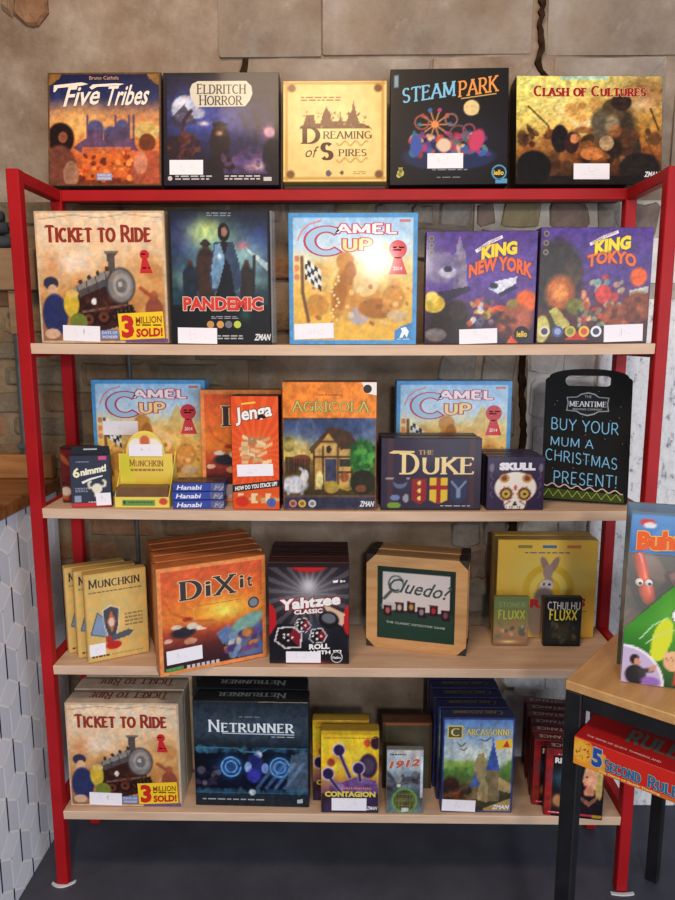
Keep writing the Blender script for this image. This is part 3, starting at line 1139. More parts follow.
# ---------------------------------------------------------------- top of the rack
def art_desert(w, h):
    c = Cover(w, h, (40, 42, 78))
    c.grad([(0, (34, 36, 72)), (.22, (52, 60, 104)), (.36, (196, 140, 104)), (.5, (232, 166, 98)), (.72, (206, 110, 58)), (1, (120, 58, 36))])
    c.glow(.25, .45, .2, .14, (250, 196, 120), .8)
    for u, v, r in ((.42, .50, .075), (.66, .48, .06), (.56, .55, .07)):
        c.ell(u, v, r, r * 1.1, (92, 88, 128), .3)
        c.rect(u - r * .9, v, u + r * .9, v + .14, (96, 78, 104))
    for u in (.35, .6, .72, .76):
        c.line([(u, .38), (u, .66)], .018, (98, 80, 112))
    c.poly([(.22, .66), (.42, .52), (.52, .62), (.75, .58), (.8, .7), (.3, .72)], (112, 84, 112))
    c.rect(.3, .66, .74, .95, (228, 120, 58), .7)
    c.blobs(60, .28, .7, .78, .97, [(240, 150, 80), (176, 74, 40), (222, 108, 60), (120, 54, 40)], .012, .03, 3)
    c.ell(.11, .58, .12, .14, (44, 26, 28)); c.ell(.13, .57, .04, .05, (150, 92, 66)); c.ell(.1, .84, .15, .2, (124, 74, 62)); c.ell(.2, .9, .07, .12, (166, 122, 100))
    c.ell(.88, .52, .11, .085, (216, 184, 116)); c.ell(.88, .62, .075, .08, (120, 66, 44)); c.ell(.9, .88, .16, .19, (178, 92, 66)); c.ell(.82, .8, .06, .1, (204, 136, 110))
    c.poly([(0, 0), (.13, 0), (.1, .05), (.04, .1), (0, .12)], (150, 112, 62)); c.poly([(1, 0), (.87, 0), (.9, .05), (.96, .1), (1, .12)], (150, 112, 62))
    c.border(.012, (110, 80, 50))
    c.texture(0.22, 2)
    c.text('Bruno Cathala', .37, .03, .63, .062, (214, 160, 120), into='small_print')
    c.text('Five', .16, .115, .47, .29, (246, 232, 216), bold=.015, shear=.3, slope=-.02)
    c.text('Tribes', .52, .11, .90, .29, (246, 232, 216), bold=.015, shear=.3, slope=-.01)
    c.shape([(.05, .17), (.055, .11), (.3, .085), (.36, .1), (.3, .115), (.09, .135), (.065, .17)], (246, 232, 216), 'title')
    c.shape([(.37, .13), (.4, .105), (.6, .095), (.68, .1), (.62, .12), (.44, .125), (.39, .15)], (246, 232, 216), 'title')
    c.text('The Djinns of Naqala', .2, .325, .8, .375, (190, 140, 96), into='small_print')
    c.shape([(.43, .89), (.565, .89), (.565, .955), (.43, .955)], (150, 150, 190))
    c.text('DAYS OF', .44, .9, .555, .918, WHITE, into='small_print', layer=2); c.text('WONDER', .44, .928, .555, .948, WHITE, into='small_print', layer=2)
    return c


def art_night(w, h):
    c = Cover(w, h, (34, 32, 58))
    c.glow(.45, .42, .38, .2, (74, 84, 168), .9); c.glow(.2, .35, .2, .2, (96, 110, 180), .6); c.glow(.8, .8, .2, .12, (150, 110, 170), .8)
    c.ell(.19, .32, .12, .12, (196, 198, 216), .15); c.ell(.3, .36, .06, .05, (170, 172, 200), .5)
    c.poly([(.05, .42), (.18, .28), (.3, .45), (.1, .5)], (66, 60, 86), .8)
    for k in range(3):
        c.line([(.2 + .03 * math.cos(q) * 3, .64 + .035 * math.sin(q) * 3) for q in np.linspace(0, 6.3, 14)], .012, (104, 58, 52))
    c.line([(.24, .34), (.18, .42), (.16, .52), (.22, .6), (.14, .7)], .03, (72, 40, 52))
    c.blobs(30, .02, .55, .3, .78, [(80, 44, 48), (54, 34, 50), (108, 62, 56)], .02, .05, 5)
    c.line([(.78, .34), (.84, .5), (.8, .62)], .05, (44, 40, 72)); c.line([(.68, .38), (.75, .55), (.78, .7)], .04, (52, 50, 92))
    c.ell(.49, .62, .09, .16, (46, 32, 44)); c.ell(.49, .48, .045, .05, (74, 52, 52)); c.ell(.49, .46, .07, .02, (36, 28, 40)); c.ell(.49, .85, .13, .12, (36, 26, 40))
    c.glow(.485, .54, .03, .02, (220, 180, 130)); c.glow(.35, .45, .05, .02, (216, 200, 220)); c.ell(.92, .53, .045, .045, (246, 214, 214), .5); c.glow(.92, .53, .09, .09, (180, 120, 150), .6)
    c.ell(.95, .75, .09, .16, (30, 28, 48)); c.glow(.8, .83, .07, .035, (250, 222, 206)); c.blobs(14, .5, .72, .9, .9, [(92, 74, 130), (60, 44, 80), (126, 92, 132)], .02, .05, 8, .6)
    c.border(.03, (30, 28, 46)); c.rect(0, .9, 1, 1, (32, 28, 46))
    c.texture(0.28, 87)
    pl = [(.25, .1), (.3, .075), (.72, .075), (.765, .12), (.775, .19), (.75, .25), (.71, .3), (.3, .305), (.27, .27), (.235, .21), (.23, .15)]
    c.shape(pl, (214, 206, 186), 'title')
    c.text('Eldritch', .29, .1, .72, .19, (62, 56, 62), font='drawn', serif=.1, small=.92, layer=2); c.text('Horror', .31, .2, .69, .29, (62, 56, 62), font='drawn', serif=.1, small=.92, layer=2)
    c.disc(.055, .94, .02, (200, 190, 190)); c.lines(.1, .915, .42, .965, 2, (190, 184, 190)); c.lines(.53, .915, .84, .965, 2, (200, 190, 196), seed=3); c.shape([(.87, .93), (.94, .93), (.94, .965), (.87, .965)], (200, 196, 196))
    return c.stick(.055, .775, .345, .905, 0)


def art_spires(w, h):
    c = Cover(w, h, (236, 206, 134))
    c.glow(.5, .5, .4, .4, (246, 224, 160), .8); c.mottle(.06, 14, 2)
    for q in range(60):
        t = q / 60
        for u, v in ((t, .02), (t, .97), (.03, t), (.965, t)):
            c.ell(u, v, .014, .014, (196, 146, 66), .8, 0, .6)
    for u, v in ((.08, .07), (.92, .07), (.07, .93), (.93, .93)):
        c.ell(u, v, .04, .04, (132, 92, 60), .5)
    B = (122, 84, 54)
    c.poly([(.16, .46), (.2, .42), (.22, .34), (.3, .33), (.31, .42), (.36, .42), (.38, .33), (.42, .25), (.46, .33), (.48, .4), (.54, .4), (.55, .3), (.57, .4), (.62, .4), (.63, .3), (.66, .32), (.68, .18), (.71, .32), (.74, .42), (.82, .44), (.86, .48), (.8, .47), (.16, .47)], B)
    c.blobs(40, .2, .3, .8, .46, [(150, 108, 70), (100, 66, 44), (176, 134, 90)], .006, .018, 4)
    c.lines(.17, .155, .56, .21, 2, (150, 116, 74))
    D = (92, 62, 44)
    c.text('D', .17, .455, .36, .625, D, font='drawn', tv=.24, serif=.12); c.text('reaming', .385, .50, .86, .575, D, font='drawn', small=1.0)
    c.text('S', .36, .61, .49, .79, D, font='drawn', tv=.3, th=.12); c.text('pires', .535, .68, .81, .75, D, font='drawn', small=1.0)
    c.text('of', .22, .65, .33, .76, D, font='sans', shear=.3)
    for v in (.62, .79):
        c.line([(.52 + .3 * t, v + .022 * math.sin(t * 18)) for t in np.linspace(0, 1, 30)], .012, (190, 148, 84))
    c.ell(.44, .92, .03, .03, (108, 96, 110)); c.ell(.57, .915, .02, .022, (96, 90, 78)); c.lines(.68, .9, .82, .94, 2, (190, 150, 80))
    return c


def art_funfair(w, h):
    c = Cover(w, h, (26, 24, 28))
    c.glow(.5, .65, .5, .25, (44, 44, 66), .8)
    c.ell(.69, .34, .067, .067, (232, 206, 150), .1); c.blobs(6, .65, .3, .74, .39, [(216, 186, 126)], .012, .02, 2, .7)
    c.ell(.5, .76, .4, .12, (42, 52, 88))
    cols = [(64, 110, 176), (186, 66, 120), (206, 90, 60), (222, 190, 150), (92, 70, 140), (60, 130, 140), (176, 60, 60)]
    c.blobs(70, .16, .56, .84, .74, cols, .012, .045, 6, .85)
    for q in range(10):
        a = q * .628
        c.line([(.38, .48), (.38 + .13 * math.cos(a), .48 + .13 * math.sin(a))], .012, (206, 140, 92)); c.ell(.38 + .13 * math.cos(a), .48 + .13 * math.sin(a), .018, .018, cols[q % 7])
    c.ell(.38, .48, .03, .03, (240, 150, 90))
    for cu, cv, r, col in ((.27, .46, .06, (166, 90, 80)), (.52, .44, .05, (150, 110, 100)), (.67, .53, .05, (156, 80, 96)), (.58, .56, .07, (120, 90, 80))):
        c.line([(cu + r * math.cos(t), cv + r * math.sin(t)) for t in np.linspace(0, 6.28, 18)], .014, col)
    c.ell(.74, .62, .06, .1, (202, 72, 110), .3, 20); c.ell(.22, .66, .05, .1, (70, 92, 170), .3); c.ell(.46, .66, .06, .06, (228, 200, 176), .3)
    c.text('STEAM', .1, .135, .555, .265, (126, 190, 226), font='drawn', tv=.17, th=.09, slope=-.06); c.text('PARK', .575, .085, .92, .225, (232, 150, 74), font='drawn', tv=.17, th=.09, slope=-.05)
    c.shape([(.6, .255), (.9, .215), (.9, .225), (.6, .265)], (190, 160, 90), 'title')
    c.disc(.93, .9, .065, (86, 150, 190)); c.disc(.93, .9, .052, (22, 22, 26), layer=2); c.text('iello', .885, .88, .97, .925, (232, 196, 70), into='small_print', layer=3, bold=.03)
    c.shape([(.9, .955), (1, .955), (1, .995), (.9, .995)], (86, 150, 190))
    c.disc(.09, .9, .03, (180, 176, 90)); c.disc(.075, .92, .02, (200, 190, 110)); c.shape([(.07, .85), (.11, .85), (.1, .9), (.08, .9)], (150, 146, 80))
    c.shape([(.025, .05), (.07, .045), (.07, .16), (.025, .165)], (70, 96, 110)); c.shape([(.033, .06), (.062, .057), (.062, .15), (.033, .155)], (130, 156, 170), layer=2); c.lines(.36, .87, .66, .885, 1, (150, 150, 150)); c.lines(.4, .935, .62, .95, 1, (130, 130, 130))
    return c.stick(.32, .73, .622, .86, 0)


def art_battle(w, h):
    c = Cover(w, h, (196, 150, 84))
    c.grad([(0, (222, 214, 130)), (.35, (216, 170, 86)), (.7, (150, 92, 46)), (1, (44, 32, 28))])
    c.glow(.05, .2, .3, .4, (226, 220, 126), .8); c.glow(.9, .15, .2, .2, (140, 92, 60), .8); c.glow(.85, .25, .12, .08, (230, 196, 150), .7); c.glow(.3, .3, .2, .2, (250, 226, 150), .6)
    c.rect(.3, 0, .63, .035, (170, 210, 200), .8)
    c.blobs(24, .3, .25, .55, .5, [(236, 190, 110), (200, 140, 80), (250, 220, 150)], .02, .06, 3, .6)
    c.ell(.68, .5, .15, .26, (74, 62, 48), .4); c.ell(.66, .33, .08, .12, (92, 76, 56)); c.ell(.58, .45, .07, .15, (104, 92, 74), .4); c.ell(.72, .24, .07, .08, (64, 48, 40)); c.ell(.78, .7, .08, .2, (70, 60, 48)); c.ell(.66, .45, .05, .09, (140, 128, 104), .5)
    c.line([(.5, .42), (.42, .46), (.38, .42)], .02, (226, 206, 160)); c.line([(.08, .28), (.22, .46), (.24, .6)], .012, (84, 56, 36)); c.line([(.92, .3), (.98, .5)], .012, (84, 56, 36)); c.line([(.88, .55), (.97, .8)], .01, (100, 70, 40))
    c.blobs(70, .02, .5, .98, .92, [(72, 46, 32), (120, 70, 40), (42, 32, 30), (168, 108, 62), (90, 62, 44)], .02, .07, 9, .7)
    c.ell(.3, .58, .06, .13, (44, 36, 38)); c.ell(.38, .62, .05, .1, (66, 42, 38)); c.ell(.4, .58, .03, .045, (196, 130, 90)); c.ell(.62, .62, .05, .07, (176, 146, 110)); c.ell(.52, .72, .08, .06, (190, 120, 70)); c.ell(.12, .85, .12, .16, (30, 26, 26)); c.ell(.85, .85, .14, .14, (50, 40, 36))
    c.rect(0, .93, 1, 1, (38, 30, 28), .8)
    c.texture(0.3, 88)
    c.text('Clash of Cultures', .115, .09, .89, .19, (158, 26, 24), font='drawn', outline=(240, 214, 160), ow=.03, tv=.25, th=.12, small=.78)
    zlogo(c, .885, .885, .985, .935)
    return c.stick(.395, .81, .64, .955, 0)


# ---------------------------------------------------------------- second shelf
def art_train(w, h, sold=True):
    c = Cover(w, h, (226, 194, 158))
    c.grad([(0, (238, 212, 182)), (.3, (232, 200, 164)), (.55, (212, 162, 108)), (.8, (178, 120, 70)), (1, (150, 110, 84))])
    c.glow(.28, .4, .16, .1, (246, 226, 208), .8); c.glow(.12, .42, .06, .1, (204, 130, 80), .6); c.glow(.85, .4, .12, .1, (196, 136, 80), .5)
    c.blobs(30, .05, .45, .95, .9, [(206, 150, 90), (180, 120, 66), (222, 176, 120)], .03, .08, 3, .4)
    c.poly([(.26, .60), (.6, .43), (.66, .6), (.76, .84), (.4, .93), (.28, .78)], (70, 44, 40)); c.poly([(.26, .58), (.56, .43), (.58, .54), (.29, .66)], (150, 142, 138)); c.poly([(.26, .62), (.57, .49), (.58, .54), (.29, .66)], (96, 88, 88))
    for k in range(4):
        c.line([(.3 + k * .075, .56 - k * .035), (.315 + k * .075, .65 - k * .035)], .008, (70, 64, 66))
        c.ell(.33 + k * .07, .53 - k * .033, .016, .02, (80, 66, 62))
    for u, v, r in ((.38, .82, .06), (.5, .80, .06), (.61, .79, .05)):
        c.ell(u, v, r, r, (44, 30, 32)); c.ell(u, v, r * .7, r * .7, (112, 66, 52)); c.ell(u, v, r * .25, r * .25, (50, 34, 34))
    c.line([(.34, .76), (.68, .71)], .018, (136, 100, 84)); c.blobs(16, .32, .66, .68, .76, [(58, 36, 36), (96, 58, 48)], .012, .03, 4, .7)
    c.ell(.645, .56, .115, .14, (84, 78, 78)); c.ell(.645, .56, .1, .125, (136, 130, 128)); c.ell(.655, .555, .07, .088, (164, 158, 154)); c.ell(.65, .56, .045, .055, (120, 114, 112)); c.ell(.64, .55, .018, .022, (190, 184, 178))
    c.poly([(.525, .305), (.635, .305), (.612, .335), (.608, .45), (.552, .45), (.548, .335)], (96, 88, 86)); c.rect(.525, .3, .635, .318, (130, 122, 118)); c.ell(.43, .68, .02, .026, (232, 222, 214)); c.poly([(.58, .76), (.73, .70), (.79, .86), (.62, .92)], (48, 34, 36))
    for k in range(5):
        c.line([(.61 + k * .03, .75 - k * .01), (.63 + k * .034, .905 - k * .012)], .008, (104, 78, 68))
    c.ell(.1, .54, .06, .05, (66, 62, 84)); c.ell(.11, .6, .04, .05, (222, 178, 142)); c.ell(.12, .78, .1, .16, (56, 62, 104)); c.ell(.25, .7, .06, .1, (212, 182, 70)); c.ell(.26, .62, .05, .03, (220, 186, 110)); c.ell(.3, .84, .07, .07, (120, 130, 62)); c.ell(.09, .93, .06, .04, (214, 176, 150))
    c.ell(.9, .64, .035, .04, (170, 106, 76)); c.ell(.9, .75, .07, .1, (150, 84, 66)); c.line([(.8, .58), (.9, .66)], .03, (166, 92, 62))
    c.line([(.02, .06), (.3, .025), (.5, .05), (.7, .02), (.98, .05)], .008, (190, 160, 130)); c.border(.012, (206, 184, 158)); c.rect(.66, .965, 1, 1, (120, 92, 130))
    c.texture(0.12, 91)
    c.text('Ticket to Ride', .075, .10, .90, .232, (146, 48, 36), font='drawn', tv=.27, th=.17, serif=.06, small=.82)
    c.disc(.84, .325, .037, (196, 40, 44)); c.shape([(.80, .465), (.82, .36), (.86, .36), (.9, .465)], (196, 40, 44)); c.lines(.815, .315, .865, .335, 1, WHITE); c.lines(.82, .42, .88, .44, 1, WHITE)
    c.shape([(.61, .775), (.965, .757), (.975, .965), (.62, .98)], (240, 202, 40), 'small_print', 1)
    c.text('3', .635, .785, .735, .965, (196, 40, 34), bold=.05, into='small_print', layer=2)
    c.text('MILLION', .75, .795, .955, .85, (150, 70, 30), bold=.02, into='small_print', layer=2, slope=-.01); c.text('SOLD!', .75, .885, .96, .955, (186, 40, 34), bold=.05, into='small_print', layer=2, slope=-.01)
    c.lines(.75, .858, .955, .878, 1, (170, 110, 40))
    c.shape([(.47, .905), (.61, .895), (.61, .97), (.47, .975)], (110, 130, 180)); c.text('DAYS OF', .48, .912, .6, .933, WHITE, into='small_print', layer=2); c.text('WONDER', .48, .945, .6, .966, WHITE, into='small_print', layer=2)
    return c.stick(.175, .865, .465, .985, -2)


def art_outbreak(w, h):
    c = Cover(w, h, (22, 24, 40))
    c.glow(.5, .38, .42, .26, (112, 160, 184), .95); c.glow(.15, .2, .16, .12, (64, 66, 130), .8); c.glow(.9, .25, .2, .14, (60, 80, 150), .8); c.glow(.5, .52, .5, .09, (150, 196, 180), .8)
    c.glow(.36, .16, .13, .08, (220, 230, 130), .95); c.glow(.4, .2, .25, .12, (180, 220, 170), .55); c.glow(.75, .35, .22, .12, (166, 206, 200), .7)
    c.poly([(.76, .27), (1, .4), (1, .46), (.78, .3)], (220, 236, 230), .7)
    K = (30, 34, 46)
    for u, top, bw, hb, col in ((.2, .37, .075, .27, (40, 48, 62)), (.36, .24, .095, .4, (62, 46, 44)), (.77, .37, .075, .27, (52, 46, 48))):
        c.ell(u, top + .03, .03, .035, (96, 70, 58)); c.ell(u, top + .15, bw, .12, col, .3); c.rect(u - bw * .75, top + .16, u + bw * .7, top + hb, (28, 30, 42))
    c.ell(.36, .25, .055, .018, (50, 40, 42)); c.ell(.36, .235, .032, .022, (58, 46, 46))
    c.poly([(.28, .34), (.45, .34), (.47, .5), (.44, .64), (.28, .64), (.24, .5)], (70, 50, 46)); c.poly([(.13, .45), (.27, .45), (.28, .56), (.26, .66), (.14, .66), (.12, .56)], (44, 52, 66)); c.poly([(.7, .45), (.84, .44), (.86, .56), (.83, .66), (.71, .66), (.69, .56)], (56, 48, 50))
    c.ell(.545, .165, .06, .07, (34, 28, 36)); c.ell(.55, .16, .03, .036, (150, 112, 96))
    c.poly([(.45, .235), (.64, .235), (.7, .4), (.72, .56), (.66, .6), (.42, .6), (.39, .5), (.42, .36)], (62, 78, 104)); c.poly([(.46, .25), (.535, .245), (.55, .4), (.52, .58), (.42, .58), (.41, .46)], (112, 146, 176)); c.poly([(.555, .36), (.6, .4), (.66, .66), (.44, .66), (.5, .52)], (28, 32, 46)); c.poly([(.5, .235), (.59, .235), (.55, .34)], (40, 34, 44)); c.line([(.84, .5), (.85, .34)], .03, (48, 44, 50))
    c.glow(.73, .26, .05, .025, (206, 100, 110), .8); c.glow(.5, .34, .02, .02, (230, 240, 240))
    for u, hh in ((.02, .06), (.08, .03), (.9, .05), (.96, .08)):
        c.rect(u, .64 - hh, u + .06, .7, (44, 76, 86), .8)
    c.rect(0, .72, 1, 1, (20, 20, 32)); c.glow(.75, .78, .06, .06, (40, 110, 100), .7); c.border(.02, (20, 20, 32))
    c.texture(0.22, 22)
    c.lines(.38, .02, .62, .055, 2, (120, 130, 140))
    c.text('PANDEMIC', .12, .645, .93, .748, (206, 52, 44), outline=(240, 214, 190), ow=.035, bold=.05)
    for u, col in ((.39, (190, 140, 80)), (.49, (206, 150, 84)), (.575, (110, 110, 120)), (.665, (190, 200, 70))):
        c.disc(u, .853, .037, col)
    c.lines(.4, .79, .68, .815, 2, (150, 150, 160)); c.lines(.46, .935, .72, .975, 2, (170, 170, 170)); zlogo(c, .84, .925, 1.0, .975)
    return c.stick(.06, .875, .455, .995, -1)


def art_race(w, h, glare=False):
    c = Cover(w, h, (240, 214, 140))
    c.grad([(0, (158, 200, 238)), (.25, (206, 226, 240)), (.38, (236, 214, 150)), (.6, (232, 190, 100)), (1, (226, 182, 88))])
    c.poly([(.62, .45), (.75, .2), (.92, .46)], (222, 190, 116), .8); c.glow(.1, .12, .12, .1, (170, 206, 236), .6)
    T1, T2, T3 = (208, 152, 82), (180, 122, 64), (150, 100, 58)
    c.blobs(24, .2, .4, .95, .8, [(232, 188, 120), (216, 166, 96), (240, 204, 140)], .03, .08, 7, .6)
    c.ell(.52, .62, .2, .13, T1); c.ell(.4, .6, .06, .2, T2, .4, 10); c.ell(.44, .36, .07, .07, T1); c.ell(.48, .45, .05, .09, T2); c.ell(.6, .53, .1, .1, (236, 200, 140)); c.ell(.55, .78, .08, .07, (186, 170, 170)); c.ell(.7, .72, .16, .08, T2); c.ell(.82, .64, .09, .1, T1); c.ell(.22, .7, .09, .09, T1); c.ell(.85, .78, .08, .05, (206, 180, 140))
    for k in range(14):
        c.ell(.36 + .03 * math.sin(k), .45 + k * .028, .012, .012, (240, 210, 150))
    c.blobs(30, .15, .55, .95, .85, [T3, (206, 160, 100), (244, 214, 160), (166, 120, 80)], .01, .03, 8, .7)
    c.line([(.1, .33), (.105, .6), (.15, .82)], .025, (120, 90, 70))
    for i in range(5):
        for j in range(4):
            c.poly([(.12 + i * .026, .33 + j * .04 + i * .02), (.146 + i * .026, .35 + j * .04 + i * .02), (.146 + i * .026, .39 + j * .04 + i * .02), (.12 + i * .026, .37 + j * .04 + i * .02)], (60, 62, 70) if (i + j) % 2 else (236, 236, 232))
    for v in (.34, .41, .48):
        c.ell(.06, v, .022, .025, (214, 140, 110))
    c.border(.028, (92, 156, 208)); c.poly([(.83, .97), (.83, .9), (.88, .86), (.97, .83), (.97, .97)], (84, 146, 200))
    c.texture(0.12, 57)
    P = (194, 70, 96)
    rr = dict(font='drawn', serif=0, tv=.22, th=.2, outline=P, ow=.085)
    c.text('C', .13, .10, .40, .315, (166, 200, 226), font='drawn', serif=0, tv=.2, th=.2, outline=P, ow=.055)
    c.text('AMEL', .36, .075, .84, .155, (244, 232, 236), **rr); c.text('UP', .42, .185, .65, .285, (248, 222, 150), **rr)
    c.line([(.07, .2), (.1, .13), (.16, .08), (.25, .055)], .012, (224, 130, 126))
    c.shape([(.86, .045), (.945, .045), (.945, .065), (.86, .065)], (200, 120, 110))
    R = (208, 60, 70)
    c.disc(.85, .27, .07, R); c.shape([(.78, .46), (.82, .33), (.88, .33), (.925, .46)], R); c.lines(.81, .25, .9, .29, 2, (244, 214, 210)); c.text('2014', .815, .40, .885, .43, (246, 226, 222), into='small_print', layer=2, bold=.02)
    c.shape([(.87, .95), (.89, .9), (.88, .875), (.92, .865), (.945, .9), (.93, .95), (.91, .92), (.895, .95)], (232, 240, 246)); c.lines(.85, .958, .95, .968, 1, (226, 236, 244))
    return c


def art_city_monsters(w, h):
    c = Cover(w, h, (96, 68, 140))
    c.grad([(0, (92, 66, 140)), (.5, (104, 78, 152)), (.75, (90, 60, 100)), (1, (54, 40, 52))])
    c.poly([(.26, .5), (.27, .14), (.3, .04), (.33, .14), (.36, .2), (.38, .5)], (138, 128, 156)); c.poly([(.22, .55), (.24, .2), (.28, .2), (.3, .55)], (120, 106, 150), .8)
    c.ell(.14, .32, .17, .14, (128, 118, 158), .2); c.ell(.2, .36, .08, .05, (196, 188, 206), .4); c.ell(.2, .33, .04, .03, (60, 50, 80))
    c.poly([(.02, .55), (.4, .48), (.42, .52), (.1, .66)], (60, 52, 76)); c.ell(.22, .8, .2, .18, (58, 46, 48), .4); c.ell(.3, .7, .08, .1, (70, 58, 54)); c.ell(.08, .64, .1, .08, (206, 176, 70)); c.ell(.06, .58, .06, .05, (220, 196, 100)); c.ell(.1, .92, .1, .06, (120, 110, 110))
    c.poly([(.57, .5), (.64, .44), (.83, .4), (.82, .46), (.66, .55)], (214, 214, 226)); c.ell(.62, .48, .04, .03, (60, 60, 80)); c.poly([(.66, .55), (.82, .47), (.84, .5), (.68, .58)], (58, 54, 90))
    c.blobs(26, .4, .58, .62, .82, [(236, 232, 226), (200, 90, 60), (206, 170, 70), (90, 90, 120), (160, 150, 150)], .015, .04, 5, .8)
    c.ell(.68, .7, .08, .045, (206, 96, 56)); c.ell(.7, .76, .07, .05, (50, 40, 48)); c.ell(.92, .62, .1, .1, (230, 110, 54), .3); c.ell(.8, .66, .06, .06, (150, 130, 66)); c.ell(.8, .82, .14, .14, (150, 88, 66), .5); c.ell(.88, .78, .1, .12, (180, 104, 80), .5)
    c.blobs(24, .5, .72, .98, .96, [(126, 74, 60), (90, 60, 64), (190, 120, 90), (70, 52, 60)], .02, .05, 6, .6); c.poly([(.75, 1), (.8, .93), (.86, 1)], (230, 100, 50))
    c.texture(0.24, 6)
    c.shape([(.44, .165), (.56, .085), (.68, .035), (.69, .06), (.58, .11), (.455, .19)], (236, 224, 230), 'title'); c.text('RICHARD GARFIELD', .47, .085, .67, .115, (90, 70, 110), slope=-.115, into='small_print', layer=2)
    c.text('KING', .50, .11, .82, .23, (240, 206, 50), bold=.06, outline=(70, 50, 60), ow=.03, slope=-.05, arch=.01)
    c.text('NEW YORK', .39, .29, .965, .42, (224, 96, 44), bold=.05, outline=(80, 36, 50), ow=.03, arch=.07, slope=.0, taper=.1)
    for v in (.06, .12, .18):
        c.disc(.045, v, .026, (120, 110, 90)); c.disc(.045, v, .016, (70, 60, 80), layer=2)
    c.disc(.89, .91, .07, (26, 24, 30)); c.text('iello', .845, .885, .94, .94, (236, 196, 60), into='small_print', layer=2, bold=.03)
    return c.stick(.32, .862, .665, .995, 2)


def art_harbour_monsters(w, h):
    c = Cover(w, h, (94, 68, 136))
    c.grad([(0, (94, 70, 144)), (.45, (102, 78, 144)), (.7, (110, 66, 72)), (1, (66, 46, 50))])
    c.ell(.15, .42, .24, .32, (66, 58, 56), .25); c.ell(.3, .38, .08, .12, (84, 70, 60)); c.ell(.19, .56, .13, .15, (186, 108, 62), .4); c.ell(.19, .56, .07, .08, (230, 150, 84), .5); c.ell(.1, .85, .18, .1, (80, 72, 46)); c.ell(.04, .88, .07, .12, (196, 186, 110)); c.poly([(.1, .72), (.16, .68), (.3, .84), (.2, .9)], (188, 176, 100)); c.ell(.33, .68, .08, .07, (120, 120, 60))
    c.blobs(40, .4, .42, .75, .82, [(206, 84, 72), (222, 120, 80), (120, 160, 140), (190, 70, 70), (230, 170, 120), (90, 80, 120), (180, 190, 160)], .015, .045, 3, .8)
    c.ell(.58, .57, .07, .08, (214, 84, 84)); c.blobs(20, .36, .72, .6, .85, [(110, 150, 140), (160, 170, 140), (80, 90, 80)], .01, .03, 4)
    c.ell(.89, .42, .075, .08, (226, 106, 54), .3); c.poly([(.82, .54), (.98, .5), (.98, .56), (.82, .6)], (196, 200, 190)); c.ell(.9, .68, .13, .13, (146, 84, 60), .3); c.ell(.72, .76, .12, .1, (150, 86, 58), .5)
    c.blobs(20, .6, .62, .98, .84, [(120, 70, 54), (176, 110, 80), (96, 60, 54)], .02, .04, 6, .7); c.poly([(.26, .97), (.35, .9), (.46, .97)], (200, 60, 50))
    c.texture(0.26, 29)
    c.shape([(.43, .13), (.55, .065), (.68, .02), (.69, .045), (.56, .095), (.44, .155)], (232, 220, 228), 'title'); c.text('RICHARD GARFIELD', .455, .062, .665, .088, (90, 70, 110), slope=-.1, into='small_print', layer=2)
    c.text('KING', .48, .085, .80, .205, (240, 214, 50), bold=.06, outline=(70, 56, 60), ow=.03, slope=-.05)
    c.text('TOKYO', .42, .235, .86, .35, (226, 108, 46), bold=.05, outline=(90, 40, 50), ow=.03, arch=.045)
    for v in (.05, .13, .21):
        c.disc(.045, v, .026, (130, 116, 100)); c.disc(.045, v, .014, (70, 60, 80), layer=2)
    for u, col, c2 in ((.065, (222, 206, 166), (70, 70, 110)), (.185, (80, 90, 150), (150, 160, 200)), (.3, (206, 170, 70), (120, 140, 60)), (.425, (226, 180, 70), (206, 80, 50)), (.535, (230, 228, 230), (60, 70, 100))):
        c.disc(u, .9, .05, col); c.disc(u, .9, .03, c2, layer=2)
    return c.stick(.605, .835, .955, .985, 2)


